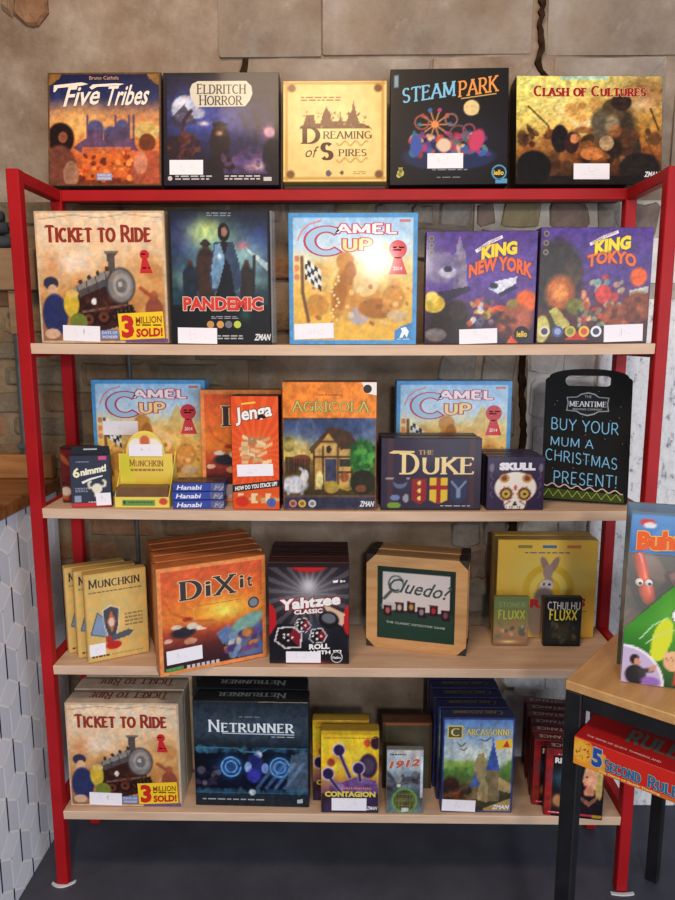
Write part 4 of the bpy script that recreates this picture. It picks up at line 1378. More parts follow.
# ---------------------------------------------------------------- third shelf
def art_sunset(w, h, sticker=True):
    c = Cover(w, h, (214, 110, 64))
    c.grad([(0, (214, 96, 62)), (.35, (224, 120, 58)), (.5, (226, 130, 60)), (.62, (180, 80, 56)), (.8, (86, 44, 46)), (1, (58, 36, 46))])
    c.glow(.6, .46, .3, .12, (244, 186, 70), .9); c.glow(.6, .46, .13, .07, (254, 232, 110), .9)
    c.line([(.06, .3), (.12, .42), (.3, .52), (.5, .55)], .02, (196, 90, 60), .6)
    c.ell(.22, .62, .11, .05, (54, 50, 60), .4); c.ell(.3, .57, .05, .03, (220, 206, 190)); c.poly([(.3, .54), (.44, .62), (.34, .62)], (226, 206, 190)); c.ell(.16, .56, .05, .02, (216, 196, 180)); c.ell(.08, .68, .04, .02, (226, 180, 160)); c.ell(.28, .71, .06, .03, (210, 150, 120)); c.ell(.26, .5, .05, .02, (176, 66, 50))
    c.poly([(.55, .72), (.8, .58), (1, .68), (1, .96), (.7, .95)], (96, 112, 150)); c.ell(.82, .62, .17, .07, (130, 170, 160), .4, -20); c.poly([(.52, .68), (.64, .62), (.66, .74), (.58, .8)], (110, 130, 170)); c.blobs(26, .62, .68, .98, .92, [(110, 76, 140), (206, 140, 70), (130, 160, 190), (86, 66, 120), (226, 206, 190), (150, 80, 70)], .02, .05, 5, .8)
    c.border(.035, (228, 146, 88))
    c.texture(0.15, 29)
    K, O = (60, 48, 52), (226, 198, 150)
    c.text('D', .19, .14, .40, .32, K, font='drawn', outline=O, ow=.035, tv=.22); c.text('i', .43, .17, .48, .31, K, bold=.02, outline=O, ow=.03); c.text('X', .50, .135, .72, .32, K, font='drawn', outline=O, ow=.035, tv=.18)
    c.text('i', .75, .16, .79, .28, K, bold=.02, outline=O, ow=.03); c.text('t', .82, .17, .87, .28, K, bold=.02, outline=O, ow=.03)
    c.disc(.88, .44, .055, (56, 66, 84)); c.disc(.88, .44, .04, (120, 130, 140), layer=2); c.lines(.85, .425, .92, .46, 1, (40, 46, 60))
    c.lines(.3, .385, .78, .4, 1, (200, 110, 60))
    c.shape([(.05, .935), (.21, .93), (.21, .97), (.05, .972)], (80, 140, 74)); c.lines(.06, .945, .2, .96, 1, (210, 230, 190), seed=4)
    for k in range(7):
        c.shape([(.24 + k * .045, .935), (.27 + k * .045, .935), (.27 + k * .045, .968), (.24 + k * .045, .968)], (206, 190, 190))
    if sticker:
        c.stick(.065, .765, .385, .895, 1)
    return c


def art_blocks(w, h):
    c = Cover(w, h, (226, 84, 40)); c.rays(.5, .5, 26, (240, 116, 60), .55); c.rect(0, .8, 1, 1, (224, 92, 44))
    c.glow(.5, .46, .25, .12, (240, 150, 90), .7)
    r = random.Random(3)
    for k in range(26):
        u, v = r.uniform(.25, .78), r.uniform(.36, .58)
        a = r.uniform(-.12, .12)
        col = r.choice([(226, 190, 140), (206, 166, 116), (240, 212, 168), (176, 130, 90)])
        c.poly([(u - .1, v - .014 - a * .2), (u + .1, v - .014 + a * .2), (u + .1, v + .016 + a * .2), (u - .1, v + .016 - a * .2)], col, .95)
    for k in range(5):
        c.rect(.2, .4 + k * .04, .34, .435 + k * .04, ((224, 188, 140), (206, 168, 120))[k % 2])
    for k in range(9):
        u = .1 + .1 * k
        c.rect(u, .86 + .02 * (k % 3), u + .13, .93 + .02 * (k % 2), [(236, 206, 160), (214, 120, 60), (206, 170, 120)][k % 3])
    c.ell(.2, .93, .15, .05, (206, 60, 40), .3)
    c.text('Jenga', .09, .075, .87, .235, WHITE, bold=.03, outline=(30, 24, 26), ow=.03, slope=-.055, shear=-.05)
    c.shape([(.22, .06), (.52, .045), (.52, .06), (.22, .075)], (240, 200, 80))
    c.shape([(0, .785), (1, .735), (1, .795), (0, .85)], (34, 28, 30)); c.text('HOW DO YOU STACK UP?', .05, .772, .96, .812, WHITE, bold=.04, slope=-.05, into='small_print', layer=2)
    c.disc(.83, .94, .1, (72, 96, 170)); c.lines(.76, .93, .9, .95, 1, WHITE)
    return c.stick(.11, .595, .87, .70, 2)


def art_farm(w, h):
    c = Cover(w, h, (230, 138, 62))
    c.grad([(0, (60, 74, 108)), (.25, (92, 108, 140)), (.42, (190, 170, 110)), (.5, (226, 190, 90)), (.55, (120, 100, 60)), (1, (70, 60, 40))], .285, .9)
    c.rect(0, .27, 1, .29, (90, 66, 50)); c.blobs(12, .05, .3, .95, .36, [(70, 84, 120), (120, 134, 160), (54, 66, 100)], .04, .1, 3, .6, 2)
    c.ell(.06, .48, .07, .06, (66, 70, 40)); c.rect(.02, .58, .28, .72, (92, 70, 46)); c.ell(.2, .6, .1, .04, (120, 70, 56))
    for k in range(9):
        c.line([(.04 + k * .03, .6), (.04 + k * .03, .7)], .012, (62, 46, 32))
    c.poly([(.28, .52), (.5, .34), (.72, .38), (.82, .5), (.8, .54), (.3, .55)], (84, 62, 46)); c.poly([(.33, .52), (.49, .38), (.63, .52), (.74, .52), (.74, .82), (.33, .84)], (190, 156, 96))
    for l in (((.33, .52), (.33, .84)), ((.43, .5), (.43, .84)), ((.59, .5), (.59, .8)), ((.74, .5), (.74, .8)), ((.33, .58), (.74, .58)), ((.49, .38), (.33, .52)), ((.49, .38), (.63, .52)), ((.6, .7), (.74, .7)), ((.36, .46), (.62, .46))):
        c.line(l, .022, (86, 58, 38))
    c.rect(.45, .6, .57, .78, (70, 72, 96)); c.rect(.61, .6, .73, .66, (70, 64, 56)); c.ell(.49, .52, .03, .03, (70, 50, 40)); c.ell(.39, .76, .04, .07, (222, 206, 140)); c.ell(.66, .74, .05, .04, (150, 90, 60)); c.ell(.52, .82, .08, .05, (166, 140, 70)); c.line([(.45, .78), (.7, .84), (.8, .8)], .03, (180, 150, 60))
    c.ell(.86, .58, .14, .14, (54, 110, 52), .3); c.blobs(40, .75, .46, .99, .72, [(70, 140, 62), (40, 90, 46), (96, 160, 76), (52, 116, 58)], .015, .04, 5, .8); c.ell(.86, .78, .14, .1, (52, 52, 36)); c.ell(.84, .83, .06, .03, (130, 80, 56))
    c.ell(.12, .8, .14, .07, (200, 200, 206), .3); c.ell(.23, .73, .04, .05, (206, 204, 208)); c.line([(.18, .67), (.23, .7)], .025, (190, 190, 196)); c.line([(.05, .82), (.05, .9)], .03, (170, 170, 176)); c.line([(.2, .82), (.2, .9)], .03, (170, 170, 176))
    c.rect(0, .885, 1, .9, (110, 84, 66)); c.rect(0, .9, 1, 1, (66, 66, 88)); c.border(.012, (140, 96, 62)); c.glow(.12, .48, .16, .06, (250, 222, 130), .7)
    c.rect(0, 0, 1, .27, (232, 140, 62))
    c.texture(0.24, 68)
    c.text('Uwe Rosenberg', .36, .085, .64, .11, (110, 70, 40), into='small_print')
    c.text('Agricola', .09, .145, .93, .225, (198, 190, 110), font='drawn', outline=(104, 104, 52), ow=.045, tv=.12, th=.07, small=.95)
    c.shape([(.84, .0), (1, .0), (1, .1), (.9, .085)], (236, 230, 226)); c.disc(.905, .05, .045, (48, 40, 40), layer=2)
    for u, col in ((.1, (186, 120, 100)), (.2, (206, 160, 70)), (.31, (190, 186, 186))):
        c.disc(u, .952, .043, col); c.disc(u, .952, .022, tuple(np.array(col) * .65), layer=2)
    zlogo(c, .83, .93, .98, .975)
    return c


def art_heraldry(w, h):
    c = Cover(w, h, (58, 46, 68)); c.mottle(.1, 10, 3)
    for u in (.09, .91):
        c.rect(u - .03, 0, u + .03, 1, (84, 54, 60), .8)
    c.poly([(.31, .56), (.46, .56), (.46, .86), (.385, .93), (.31, .86)], (150, 40, 46)); c.poly([(.49, .54), (.67, .54), (.67, .86), (.58, .92), (.49, .86)], (222, 188, 60)); c.rect(.56, .54, .605, .92, (160, 40, 40)); c.rect(.49, .65, .67, .71, (160, 40, 40)); c.poly([(.7, .56), (.86, .56), (.86, .84), (.78, .92), (.7, .84)], (56, 60, 92))
    for v in (.62, .73, .84):
        c.ell(.385, v, .018, .03, (232, 206, 110))
    c.line([(.71, .6), (.77, .7), (.77, .82)], .02, (130, 150, 176)); c.line([(.85, .6), (.79, .7), (.79, .82)], .02, (130, 150, 176)); c.line([(.05, .56), (.28, .56)], .014, (190, 180, 170)); c.ell(.19, .62, .07, .08, (96, 110, 140)); c.ell(.19, .58, .07, .06, (58, 46, 68)); c.ell(.14, .83, .05, .04, (110, 130, 170)); c.ell(.25, .84, .03, .06, (150, 150, 160)); c.ell(.13, .94, .07, .045, (120, 150, 60)); c.rect(0, .97, 1, 1, (40, 36, 40))
    c.text('The', .37, .16, .52, .22, (196, 156, 96), font='drawn', small=1)
    c.text('D', .18, .2, .38, .5, (232, 206, 150), font='drawn', tv=.2, serif=.16); c.text('uke', .41, .25, .93, .5, (232, 206, 150), font='drawn', tv=.2, small=1)
    c.shape([(.07, .2), (.12, .165), (.33, .17), (.33, .195), (.12, .21)], (226, 196, 140), 'title')
    c.lines(.6, .94, .9, .96, 1, (206, 200, 200))
    return c


def art_sugar_skull(w, h):
    c = Cover(w, h, (56, 44, 76)); W = (238, 230, 222)
    for s in (-1, 1):
        for k in range(3):
            c.line([(.5 + s * (.42 + .03 * math.sin(t * 4)), .3 + .3 * k * .6 + .12 * t) for t in np.linspace(0, 1, 8)], .016, (150, 100, 130), .7)
    c.ell(.5, .58, .37, .3, W, .06); c.poly([(.27, .78), (.73, .78), (.66, .99), (.34, .99)], W)
    for s in (-1, 1):
        c.ell(.5 + s * .16, .7, .115, .125, (90, 62, 52), .1); c.ell(.5 + s * .16, .7, .075, .08, (206, 176, 80), .2); c.ell(.5 + s * .16, .7, .03, .03, (40, 34, 40))
        for k in range(10):
            a = k * .628
            c.ell(.5 + s * .16 + .12 * math.cos(a), .7 + .13 * math.sin(a), .018, .018, (214, 126, 70))
        c.ell(.5 + s * .2, .4, .09, .085, (206, 142, 70), .2); c.ell(.5 + s * .2, .4, .05, .05, (120, 70, 60)); c.line([(.5 + s * .08, .84), (.5 + s * .2, .92)], .02, (120, 90, 90))
    c.ell(.5, .58, .03, .05, (206, 80, 70)); c.poly([(.5, .82), (.45, .92), (.55, .92)], (50, 40, 50))
    for k in range(7):
        c.line([(.36 + k * .046, .94), (.36 + k * .046, .99)], .012, (110, 90, 90))
    c.ell(.07, .2, .04, .08, (120, 110, 130)); c.ell(.94, .2, .04, .08, (120, 110, 130))
    c.text('SKULL', .2, .1, .84, .25, (232, 228, 236), bold=.08)
    return c


# ---------------------------------------------------------------- fourth shelf
def art_dungeon(w, h):
    c = Cover(w, h, (216, 182, 112)); c.mottle(.05, 9, 2); c.glow(.45, .55, .35, .3, (228, 198, 132), .6)
    c.poly([(.06, .68), (.18, .44), (.3, .52), (.34, .74)], (140, 156, 184)); c.line([(.06, .68), (.18, .44), (.3, .52), (.34, .74), (.06, .68)], .014, (60, 56, 60))
    sh = [(.27, .42), (.4, .38), (.53, .42), (.52, .6), (.47, .72), (.4, .78), (.33, .72), (.28, .6)]
    c.poly(sh, (84, 84, 94)); c.line(sh + sh[:1], .016, (226, 216, 200)); c.poly([(.4, .44), (.47, .56), (.4, .7), (.33, .56)], (206, 120, 70)); c.ell(.4, .57, .045, .05, (226, 206, 190))
    c.poly([(.32, .74), (.68, .68), (.76, .71), (.68, .76), (.34, .8)], (96, 98, 108)); c.ell(.42, .84, .13, .05, (190, 52, 46), .2); c.ell(.34, .77, .045, .05, (186, 60, 50))
    c.border(.012, (196, 160, 92))
    c.texture(0.03, 10)
    c.text('Munchkin', .06, .055, .90, .155, (56, 44, 40), font='drawn', tv=.17, serif=.08, small=.84); c.lines(.06, .20, .92, .225, 1, (120, 96, 66))
    c.lines(.62, .49, .92, .66, 4, (150, 122, 80)); c.lines(.06, .935, .34, .975, 1, (70, 56, 46), seed=7); c.lines(.38, .94, .9, .955, 1, (140, 112, 74))
    return c.stick(.03, .79, .285, .925, 0)


def art_dice(w, h):
    c = Cover(w, h, (34, 28, 34)); c.glow(.5, .3, .42, .2, (130, 124, 132), .9); c.rays(.5, .3, 22, (190, 186, 192), .25); c.glow(.5, .22, .1, .08, (226, 222, 226), .8)
    c.mix((s_ := np.clip((.38 - np.hypot((c.U - .5) / 1.3, (c.V + .27))) * 30, 0, 1)) * 1.0, (196, 34, 40)); c.rect(0, 0, 1, .045, (40, 28, 32))
    c.ell(.0, .56, .09, .16, (190, 36, 42), .1); c.ell(1.0, .56, .07, .15, (190, 36, 42), .1); c.poly([(.0, .72), (.1, .6), (.9, .6), (1, .75), (1, 1), (0, 1)], (30, 28, 36), .9); c.glow(.5, .66, .2, .1, (90, 100, 116), .7)
    c.poly([(.68, .4), (.95, .5), (.93, .62), (.78, .57)], (222, 184, 160)); c.ell(.75, .56, .13, .085, (26, 24, 28), .15, 15); c.ell(.75, .545, .09, .05, (110, 110, 120), .3, 15)
    for pts in ([(.08, .77), (.12, .65), (.3, .64), (.4, .7), (.38, .83), (.2, .84)], [(.32, .62), (.36, .56), (.46, .55), (.52, .62), (.46, .68), (.38, .67)], [(.51, .75), (.54, .66), (.66, .65), (.72, .72), (.68, .78), (.56, .79)]):
        cu, cv = np.mean([p[0] for p in pts]), np.mean([p[1] for p in pts])
        c.poly([(cu + (a - cu) * 1.12, cv + (b - cv) * 1.12) for a, b in pts], (220, 214, 216)); c.poly(pts, (38, 24, 30)); c.poly(pts[2:5] + [(cu, cv)], (196, 40, 60), .6)
        for k in range(5):
            c.ell(cu - .06 + .05 * (k % 3), cv - .03 + .03 * (k // 2), .013, .011, (240, 236, 236))
    c.glow(.5, 1.0, .3, .03, (200, 60, 60), .8)
    c.text('Yahtzee', .135, .33, .90, .44, WHITE, bold=.05, outline=(170, 30, 40), ow=.05, slope=-.07); c.text('CLASSIC', .315, .455, .67, .50, WHITE, bold=.04, outline=(190, 40, 44), ow=.06, slope=-.02)
    c.text('ROLL', .5, .80, .76, .855, WHITE, bold=.05, slope=-.01, into='small_print'); c.text('WITH IT!', .51, .865, .91, .905, WHITE, bold=.04, into='small_print', slope=-.01)
    c.disc(.85, .935, .075, (210, 206, 210)); c.disc(.85, .935, .064, (34, 28, 34), layer=2); c.text('Hasbro', .797, .922, .903, .95, WHITE, bold=.02, into='small_print', layer=3)
    c.shape([(.8, .175), (.87, .165), (.86, .19), (.81, .195)], WHITE); c.text('8+', .89, .165, .96, .19, WHITE, bold=.03, into='small_print')
    return c.stick(.21, .875, .645, .985, 0)


def art_mystery(w, h):
    c = Cover(w, h, (46, 66, 58)); c.grad([(0, (214, 206, 206)), (1, (226, 214, 210))], .05, .6, .05, .95); c.border(.05, (44, 62, 52)); c.rect(.95, 0, 1, 1, (40, 56, 48))
    c.grad([(0, (60, 60, 60)), (.2, (54, 76, 66)), (1, (40, 70, 58))], .6, 1)
    c.ell(.14, .55, .1, .06, (200, 196, 200), .6)
    for k, (u, v) in enumerate(((.12, .6), (.28, .545), (.44, .525), (.58, .585), (.74, .55), (.9, .6))):
        c.poly([(u - .06, v - .07), (u + .055, v - .065), (u + .06, v + .09), (u - .05, v + .09)], (58, 34, 40)); c.ell(u, v + .01, .03, .045, [(190, 110, 100), (206, 190, 180), (196, 150, 80), (150, 150, 160), (190, 60, 70), (140, 90, 100)][k], .5); c.rect(u - .05, v - .065, u + .05, v - .045, (120, 60, 60), .7)
    c.text('Cluedo?', .14, .155, .95, .36, (70, 84, 80), shear=.45, bold=.012, slope=.07)
    lens = [(.23 + .1 * math.cos(t), .22 + .12 * math.sin(t)) for t in np.linspace(0, 6.28, 22)]
    c.line(lens, .02, (80, 96, 92)); c.line([(.16, .33), (.07, .44)], .04, (80, 92, 90)); c.ell(.23, .22, .08, .1, (196, 196, 200), .3, 0, .7)
    c.text('THE CLASSIC DETECTIVE GAME', .1, .775, .9, .805, (206, 216, 206), into='small_print', slope=.02)
    return c


def art_donkey(w, h):
    c = Cover(w, h, (255, 208, 88)); c.glow(.35, .3, .25, .2, (248, 224, 120), .8); c.glow(.8, .35, .2, .14, (248, 224, 130), .6)
    for r, col in ((.26, (240, 196, 66)), (.19, (252, 222, 110)), (.12, (240, 194, 62))):
        c.ell(.52, .5, r, r, col, .04)
    c.ell(.52, .44, .05, .08, (176, 150, 140), .2); c.ell(.48, .25, .035, .09, (170, 140, 130), .2, -25); c.ell(.57, .25, .035, .09, (170, 140, 130), .2, 25); c.ell(.51, .32, .05, .07, (180, 154, 144), .2); c.ell(.5, .46, .07, .06, (228, 216, 212), .15); c.ell(.475, .45, .012, .015, (60, 50, 50)); c.ell(.53, .45, .012, .015, (60, 50, 50)); c.ell(.48, .58, .1, .1, (150, 134, 130), .3); c.ell(.42, .8, .1, .2, (168, 146, 132), .3)
    for u, col in ((.27, (150, 150, 80)), (.515, (80, 130, 170)), (.76, (226, 130, 70))):
        c.shape([(u - .07, .05), (u + .07, .05), (u + .07, .08), (u - .07, .08)], col)
    c.lines(.27, .12, .72, .145, 1, (110, 110, 150))
    c.text('R', .34, .6, .46, .69, (206, 52, 56), bold=.06); c.text('S', .84, .59, .905, .68, (206, 52, 56), bold=.06)
    c.lines(.8, .72, .92, .74, 1, (206, 120, 60))
    return c


def art_flux(w, h, kind):
    if kind == 'green':
        c = Cover(w, h, (128, 132, 86)); c.grad([(0, (112, 134, 92)), (.45, (140, 140, 92)), (.7, (176, 140, 110)), (1, (150, 116, 90))]); c.blobs(16, .1, .5, .9, .85, [(206, 190, 160), (90, 90, 90), (190, 120, 90), (120, 130, 100)], .03, .09, 3, .7); c.glow(.45, .92, .25, .03, (250, 214, 160))
        c.text('STONER', .12, .09, .9, .2, (134, 170, 110), font='drawn', serif=0, tv=.16, th=.14); c.text('FLUXX', .12, .25, .9, .45, (186, 200, 80), font='drawn', serif=0, tv=.2, th=.14)
    else:
        c = Cover(w, h, (26, 28, 30)); c.glow(.5, .7, .35, .2, (70, 70, 50), .8); c.blobs(22, .2, .52, .85, .9, [(74, 72, 54), (40, 40, 38), (100, 96, 76), (56, 66, 60)], .03, .08, 4, .7); c.ell(.5, .68, .13, .13, (66, 62, 40), .5)
        c.text('CTHULHU', .06, .08, .95, .25, (206, 210, 214), font='drawn', serif=0, tv=.15, th=.12); c.text('FLUXX', .12, .24, .88, .47, (226, 214, 70), font='drawn', serif=0, tv=.19, th=.13)
    return c


# ---------------------------------------------------------------- bottom shelf
def art_network(w, h):
    c = Cover(w, h, (44, 54, 66)); c.grad([(0, (46, 54, 64)), (.25, (66, 78, 92)), (.42, (40, 48, 58)), (.5, (20, 26, 40)), (.82, (22, 28, 48)), (.9, (46, 54, 64)), (1, (40, 46, 54))])
    c.glow(.5, .24, .4, .12, (78, 92, 108), .6)
    for u in (.32, .75):
        c.glow(u, .62, .11, .1, (70, 112, 166), .9); c.ell(u, .62, .09, .1, (52, 84, 134), .4)
        for r in (.05, .085):
            c.line([(u + r * math.cos(t), .62 + r * 1.1 * math.sin(t)) for t in np.linspace(0, 6, 16)], .01, (120, 180, 236))
    c.ell(.56, .5, .035, .04, (206, 222, 240), .4); c.ell(.53, .62, .08, .13, (46, 56, 110), .4); c.ell(.47, .62, .03, .05, (150, 176, 226)); c.ell(.62, .63, .03, .05, (130, 150, 210)); c.ell(.52, .7, .06, .07, (70, 70, 170), .5)
    for k in range(4):
        c.line([(.55 + k * .08, .82), (.72 + k * .08, .58)], .03, (96, 130, 176), .7)
    c.poly([(.85, .5), (1, .46), (1, .86), (.8, .86)], (120, 140, 160), .6); c.blobs(18, .02, .6, .22, .82, [(70, 60, 80), (120, 110, 130), (40, 40, 66)], .015, .04, 5, .7)
    for v in (.455, .855):
        c.blobs(40, .02, v - .012, .98, v + .012, [(60, 100, 130), (50, 80, 106), (80, 130, 150)], .01, .03, int(v * 100), .5, 1.6)
    c.line([(.01, .44), (.38, .44), (.42, .47), (.6, .47), (.64, .44), (.99, .44)], .008, (90, 150, 180)); c.line([(.01, .87), (.45, .87), (.55, .87), (.99, .87)], .008, (60, 110, 130)); c.ell(.505, .865, .03, .03, (180, 196, 210), .2)
    c.texture(0.25, 36)
    c.text('Netrunner', .13, .17, .88, .285, (222, 230, 238), font='drawn', tv=.15, th=.08, small=.74, serif=.06); c.shape([(.25, .29), (.88, .297), (.88, .307), (.25, .3)], (180, 196, 210), 'title')
    c.lines(.4, .135, .58, .15, 1, (120, 130, 140)); c.lines(.68, .32, .88, .34, 1, (150, 160, 170)); c.lines(.06, .93, .62, .955, 1, (150, 160, 170)); c.shape([(.9, .93), (.95, .92), (.95, .96), (.9, .965)], (170, 180, 190))
    return c


def art_microbes(w, h):
    c = Cover(w, h, (226, 196, 50)); c.grad([(0, (206, 170, 46)), (.1, (236, 206, 60)), (.5, (230, 186, 56)), (.7, (150, 100, 110)), (1, (60, 46, 60))]); c.blobs(20, .1, .12, .95, .5, [(244, 226, 90), (216, 170, 50), (226, 150, 60)], .04, .1, 3, .5)
    c.ell(.95, .14, .09, .08, (70, 40, 56), .3); c.ell(.8, .14, .06, .05, (200, 90, 60), .5); c.ell(.17, .38, .07, .05, (150, 70, 60), .5); c.ell(.82, .42, .16, .15, (66, 50, 80), .2); c.ell(.82, .42, .1, .09, (90, 76, 100), .5); c.poly([(.05, .9), (.3, .64), (.6, .56), (.95, .6), (1, .75), (1, 1), (0, 1)], (112, 84, 140)); c.blobs(20, .15, .6, .95, .8, [(130, 100, 156), (90, 66, 120), (150, 120, 170)], .04, .09, 6, .5)
    for pts, e in (([(.5, .56), (.4, .4), (.32, .26)], (.31, .23)), ([(.33, .74), (.2, .62), (.12, .54)], (.12, .52)), ([(.68, .6), (.66, .5), (.65, .46)], (.65, .45))):
        c.line(pts, .075, (190, 170, 206)); c.ell(e[0], e[1], .115, .085, (206, 190, 214), .1); c.line(pts, .05, (70, 52, 92)); c.ell(e[0], e[1], .095, .068, (62, 46, 84), .15)
    c.rect(0, .76, 1, .99, (40, 34, 46), .55); c.lines(.05, .075, .95, .1, 1, (180, 110, 50)); c.rect(0, 0, 1, .045, (196, 160, 40))
    c.texture(0.16, 13)
    c.text('pandemic', .36, .675, .88, .72, (226, 130, 100), into='small_print', bold=.02); c.text('CONTAGION', .06, .735, .95, .805, (226, 206, 70), bold=.05)
    zlogo(c, .8, .92, .98, .965)
    return c.stick(.185, .815, .79, .965, 0)


def art_old_city(w, h):
    c = Cover(w, h, (150, 160, 170)); c.grad([(0, (196, 196, 200)), (.3, (170, 186, 198)), (.5, (110, 120, 130)), (.7, (86, 90, 96)), (1, (120, 136, 136))]); c.blobs(30, .0, .38, 1, .62, [(76, 74, 84), (110, 106, 116), (140, 150, 160), (60, 58, 66)], .04, .12, 3, .7)
    c.ell(.5, .8, .36, .2, (110, 160, 96), .06); c.ell(.5, .8, .3, .17, (96, 84, 60), .1)
    for k in range(6):
        c.line([(.25, .7 + k * .035), (.75, .7 + k * .035)], .02, (130, 150, 96), .7)
    for k in range(7):
        c.line([(.26 + k * .08, .66), (.26 + k * .08, .93)], .02, (124, 140, 90), .6)
    c.ell(.33, .56, .05, .03, (206, 220, 180)); c.rect(.4, .92, .6, .97, (206, 210, 206)); c.rect(.94, .1, 1, .75, (236, 238, 240), .8)
    c.texture(0.25, 16)
    c.lines(.08, .055, .52, .1, 1, (66, 90, 90)); c.text('1912', .08, .15, .92, .27, (190, 96, 76), bold=.05, shear=.3, slope=-.05, outline=(232, 226, 222), ow=.03)
    return c


def art_walled_town(w, h):
    c = Cover(w, h, (120, 156, 204)); c.grad([(0, (94, 132, 192)), (.25, (170, 190, 210)), (.4, (196, 206, 196)), (.45, (120, 156, 84)), (.58, (96, 130, 70)), (.75, (84, 80, 62)), (1, (70, 60, 52))])
    c.blobs(10, .05, .34, .9, .44, [(206, 214, 210), (180, 196, 206)], .05, .1, 3, .6, 2); c.blobs(14, 0, .46, .5, .6, [(130, 166, 84), (90, 130, 70), (150, 176, 96)], .03, .08, 4, .6)
    c.poly([(.45, .48), (.5, .38), (.58, .36), (.64, .5), (.6, .7), (.45, .66)], (150, 136, 104)); c.poly([(.62, .54), (.7, .26), (.705, .2), (.72, .26), (.82, .56), (.74, .59)], (76, 98, 170)); c.rect(.64, .55, .81, .88, (132, 116, 88)); c.poly([(.39, .74), (.47, .58), (.55, .74)], (84, 106, 170)); c.rect(.42, .73, .53, .86, (126, 110, 84)); c.poly([(.55, .6), (.66, .7), (.66, .9), (.5, .86)], (160, 144, 108)); c.poly([(.3, .72), (.4, .66), (.42, .9), (.26, .86)], (110, 100, 76)); c.poly([(.8, .62), (1, .7), (1, .8), (.8, .76)], (166, 146, 104)); c.poly([(.6, .96), (1, .84), (1, 1), (.6, 1)], (170, 146, 96))
    c.ell(.12, .78, .14, .16, (66, 46, 42), .3); c.ell(.24, .82, .08, .08, (120, 66, 50)); c.blobs(20, .02, .68, .4, .96, [(80, 60, 46), (54, 42, 40), (130, 90, 60)], .03, .06, 5, .6)
    c.border(.02, (62, 74, 130)); c.line([(.2, .25), (.26, .3), (.32, .26)], .014, (50, 50, 60)); c.line([(.52, .22), (.6, .24), (.67, .2)], .014, (50, 50, 60)); c.line([(.24, .32), (.3, .34), (.34, .31)], .012, (50, 50, 60))
    c.texture(0.22, 54)
    c.text('Carcassonne', .26, .105, .95, .175, (226, 206, 110), font='drawn', outline=(110, 106, 60), ow=.04, small=.9); c.shape([(.06, .075), (.28, .075), (.28, .215), (.06, .215)], (206, 190, 110)); c.shape([(.08, .09), (.26, .09), (.26, .2), (.08, .2)], (90, 84, 66), layer=2); c.text('C', .11, .105, .23, .185, (226, 206, 130), font='drawn', into='small_print', layer=3)
    c.shape([(.74, .23), (.97, .21), (.98, .31), (.75, .325)], (226, 186, 60)); c.shape([(.84, .3), (.9, .225), (.94, .3)], (190, 60, 40), layer=2)
    zlogo(c, .73, .92, .96, .965)
    return c.stick(.015, .865, .485, .985, -2)


def art_spies(w, h):
    c = Cover(w, h, (36, 30, 36)); c.rect(0, 0, .12, 1, (150, 44, 46)); c.rect(0, 0, 1, .1, (140, 42, 46)); c.glow(.3, .42, .2, .14, (70, 110, 130), .8); c.glow(.33, .36, .04, .04, (206, 220, 226), .8); c.glow(.25, .78, .18, .1, (170, 110, 70), .8); c.ell(.25, .76, .1, .09, (200, 140, 96), .5)
    c.ell(.82, .34, .16, .22, (222, 196, 140), .2); c.ell(.92, .52, .06, .22, (204, 174, 112), .3); c.ell(.76, .40, .115, .16, (226, 166, 136), .15); c.poly([(.66, .4), (.63, .45), (.68, .46)], (226, 166, 136)); c.ell(.71, .375, .025, .014, (60, 40, 40)); c.ell(.69, .51, .028, .014, (166, 50, 56)); c.ell(.76, .6, .09, .08, (212, 146, 120), .3); c.ell(.76, .8, .24, .15, (44, 34, 42), .2); c.poly([(.6, .66), (.76, .74), (.9, .64), (.9, .7), (.76, .82), (.6, .72)], (206, 140, 116), .6)
    c.rect(.04, .93, 1, .965, (196, 66, 80)); c.rect(.82, .93, .99, .985, (176, 146, 50)); c.text('RESISTANCE', .15, .115, .95, .2, (226, 222, 222), bold=.05); c.lines(.2, .06, .5, .085, 1, (200, 170, 170))
    c.texture(0.22, 0)
    c.lines(.08, .94, .45, .957, 1, (236, 206, 210))
    return c
# ================================================================== placing the boxes
def fit2(r, bl, br, ytop):
    """both bottom corners seen on the shelf: pixel corners -> place, turn, width, height"""
    z = SH[r][0] - SH[r][1] * .7
    for _ in range(3):
        A, B = at_z(bl[0], bl[1], z), at_z(br[0], br[1], z)
        z = shelf_z(r, .5 * (A[0] + B[0]))
    c = .5 * (A + B)
    yaw = math.degrees(math.atan2(B[1] - A[1], B[0] - A[0]))
    z = max(shelf_z(r, A[0]), shelf_z(r, B[0]))
    H = bisect(lambda q: proj((c[0], c[1], q))[1] - ytop, z, z + 1) - z
    return dict(loc=(c[0], c[1], z), w=float(np.hypot(B[0] - A[0], B[1] - A[1])), h=H, yaw=yaw)


def make(g, artf, side, depth, label, name='board_game_box', cat='game box', lean=0.0, tray=None, group=None, mat=None, **kw):
    c = artf(g['w'], g['h'], **kw) if artf else None
    b = game_box(name, g['w'], g['h'], depth, c, side, tray, label, cat, group, mat=mat)
    return put(b, g, lean)


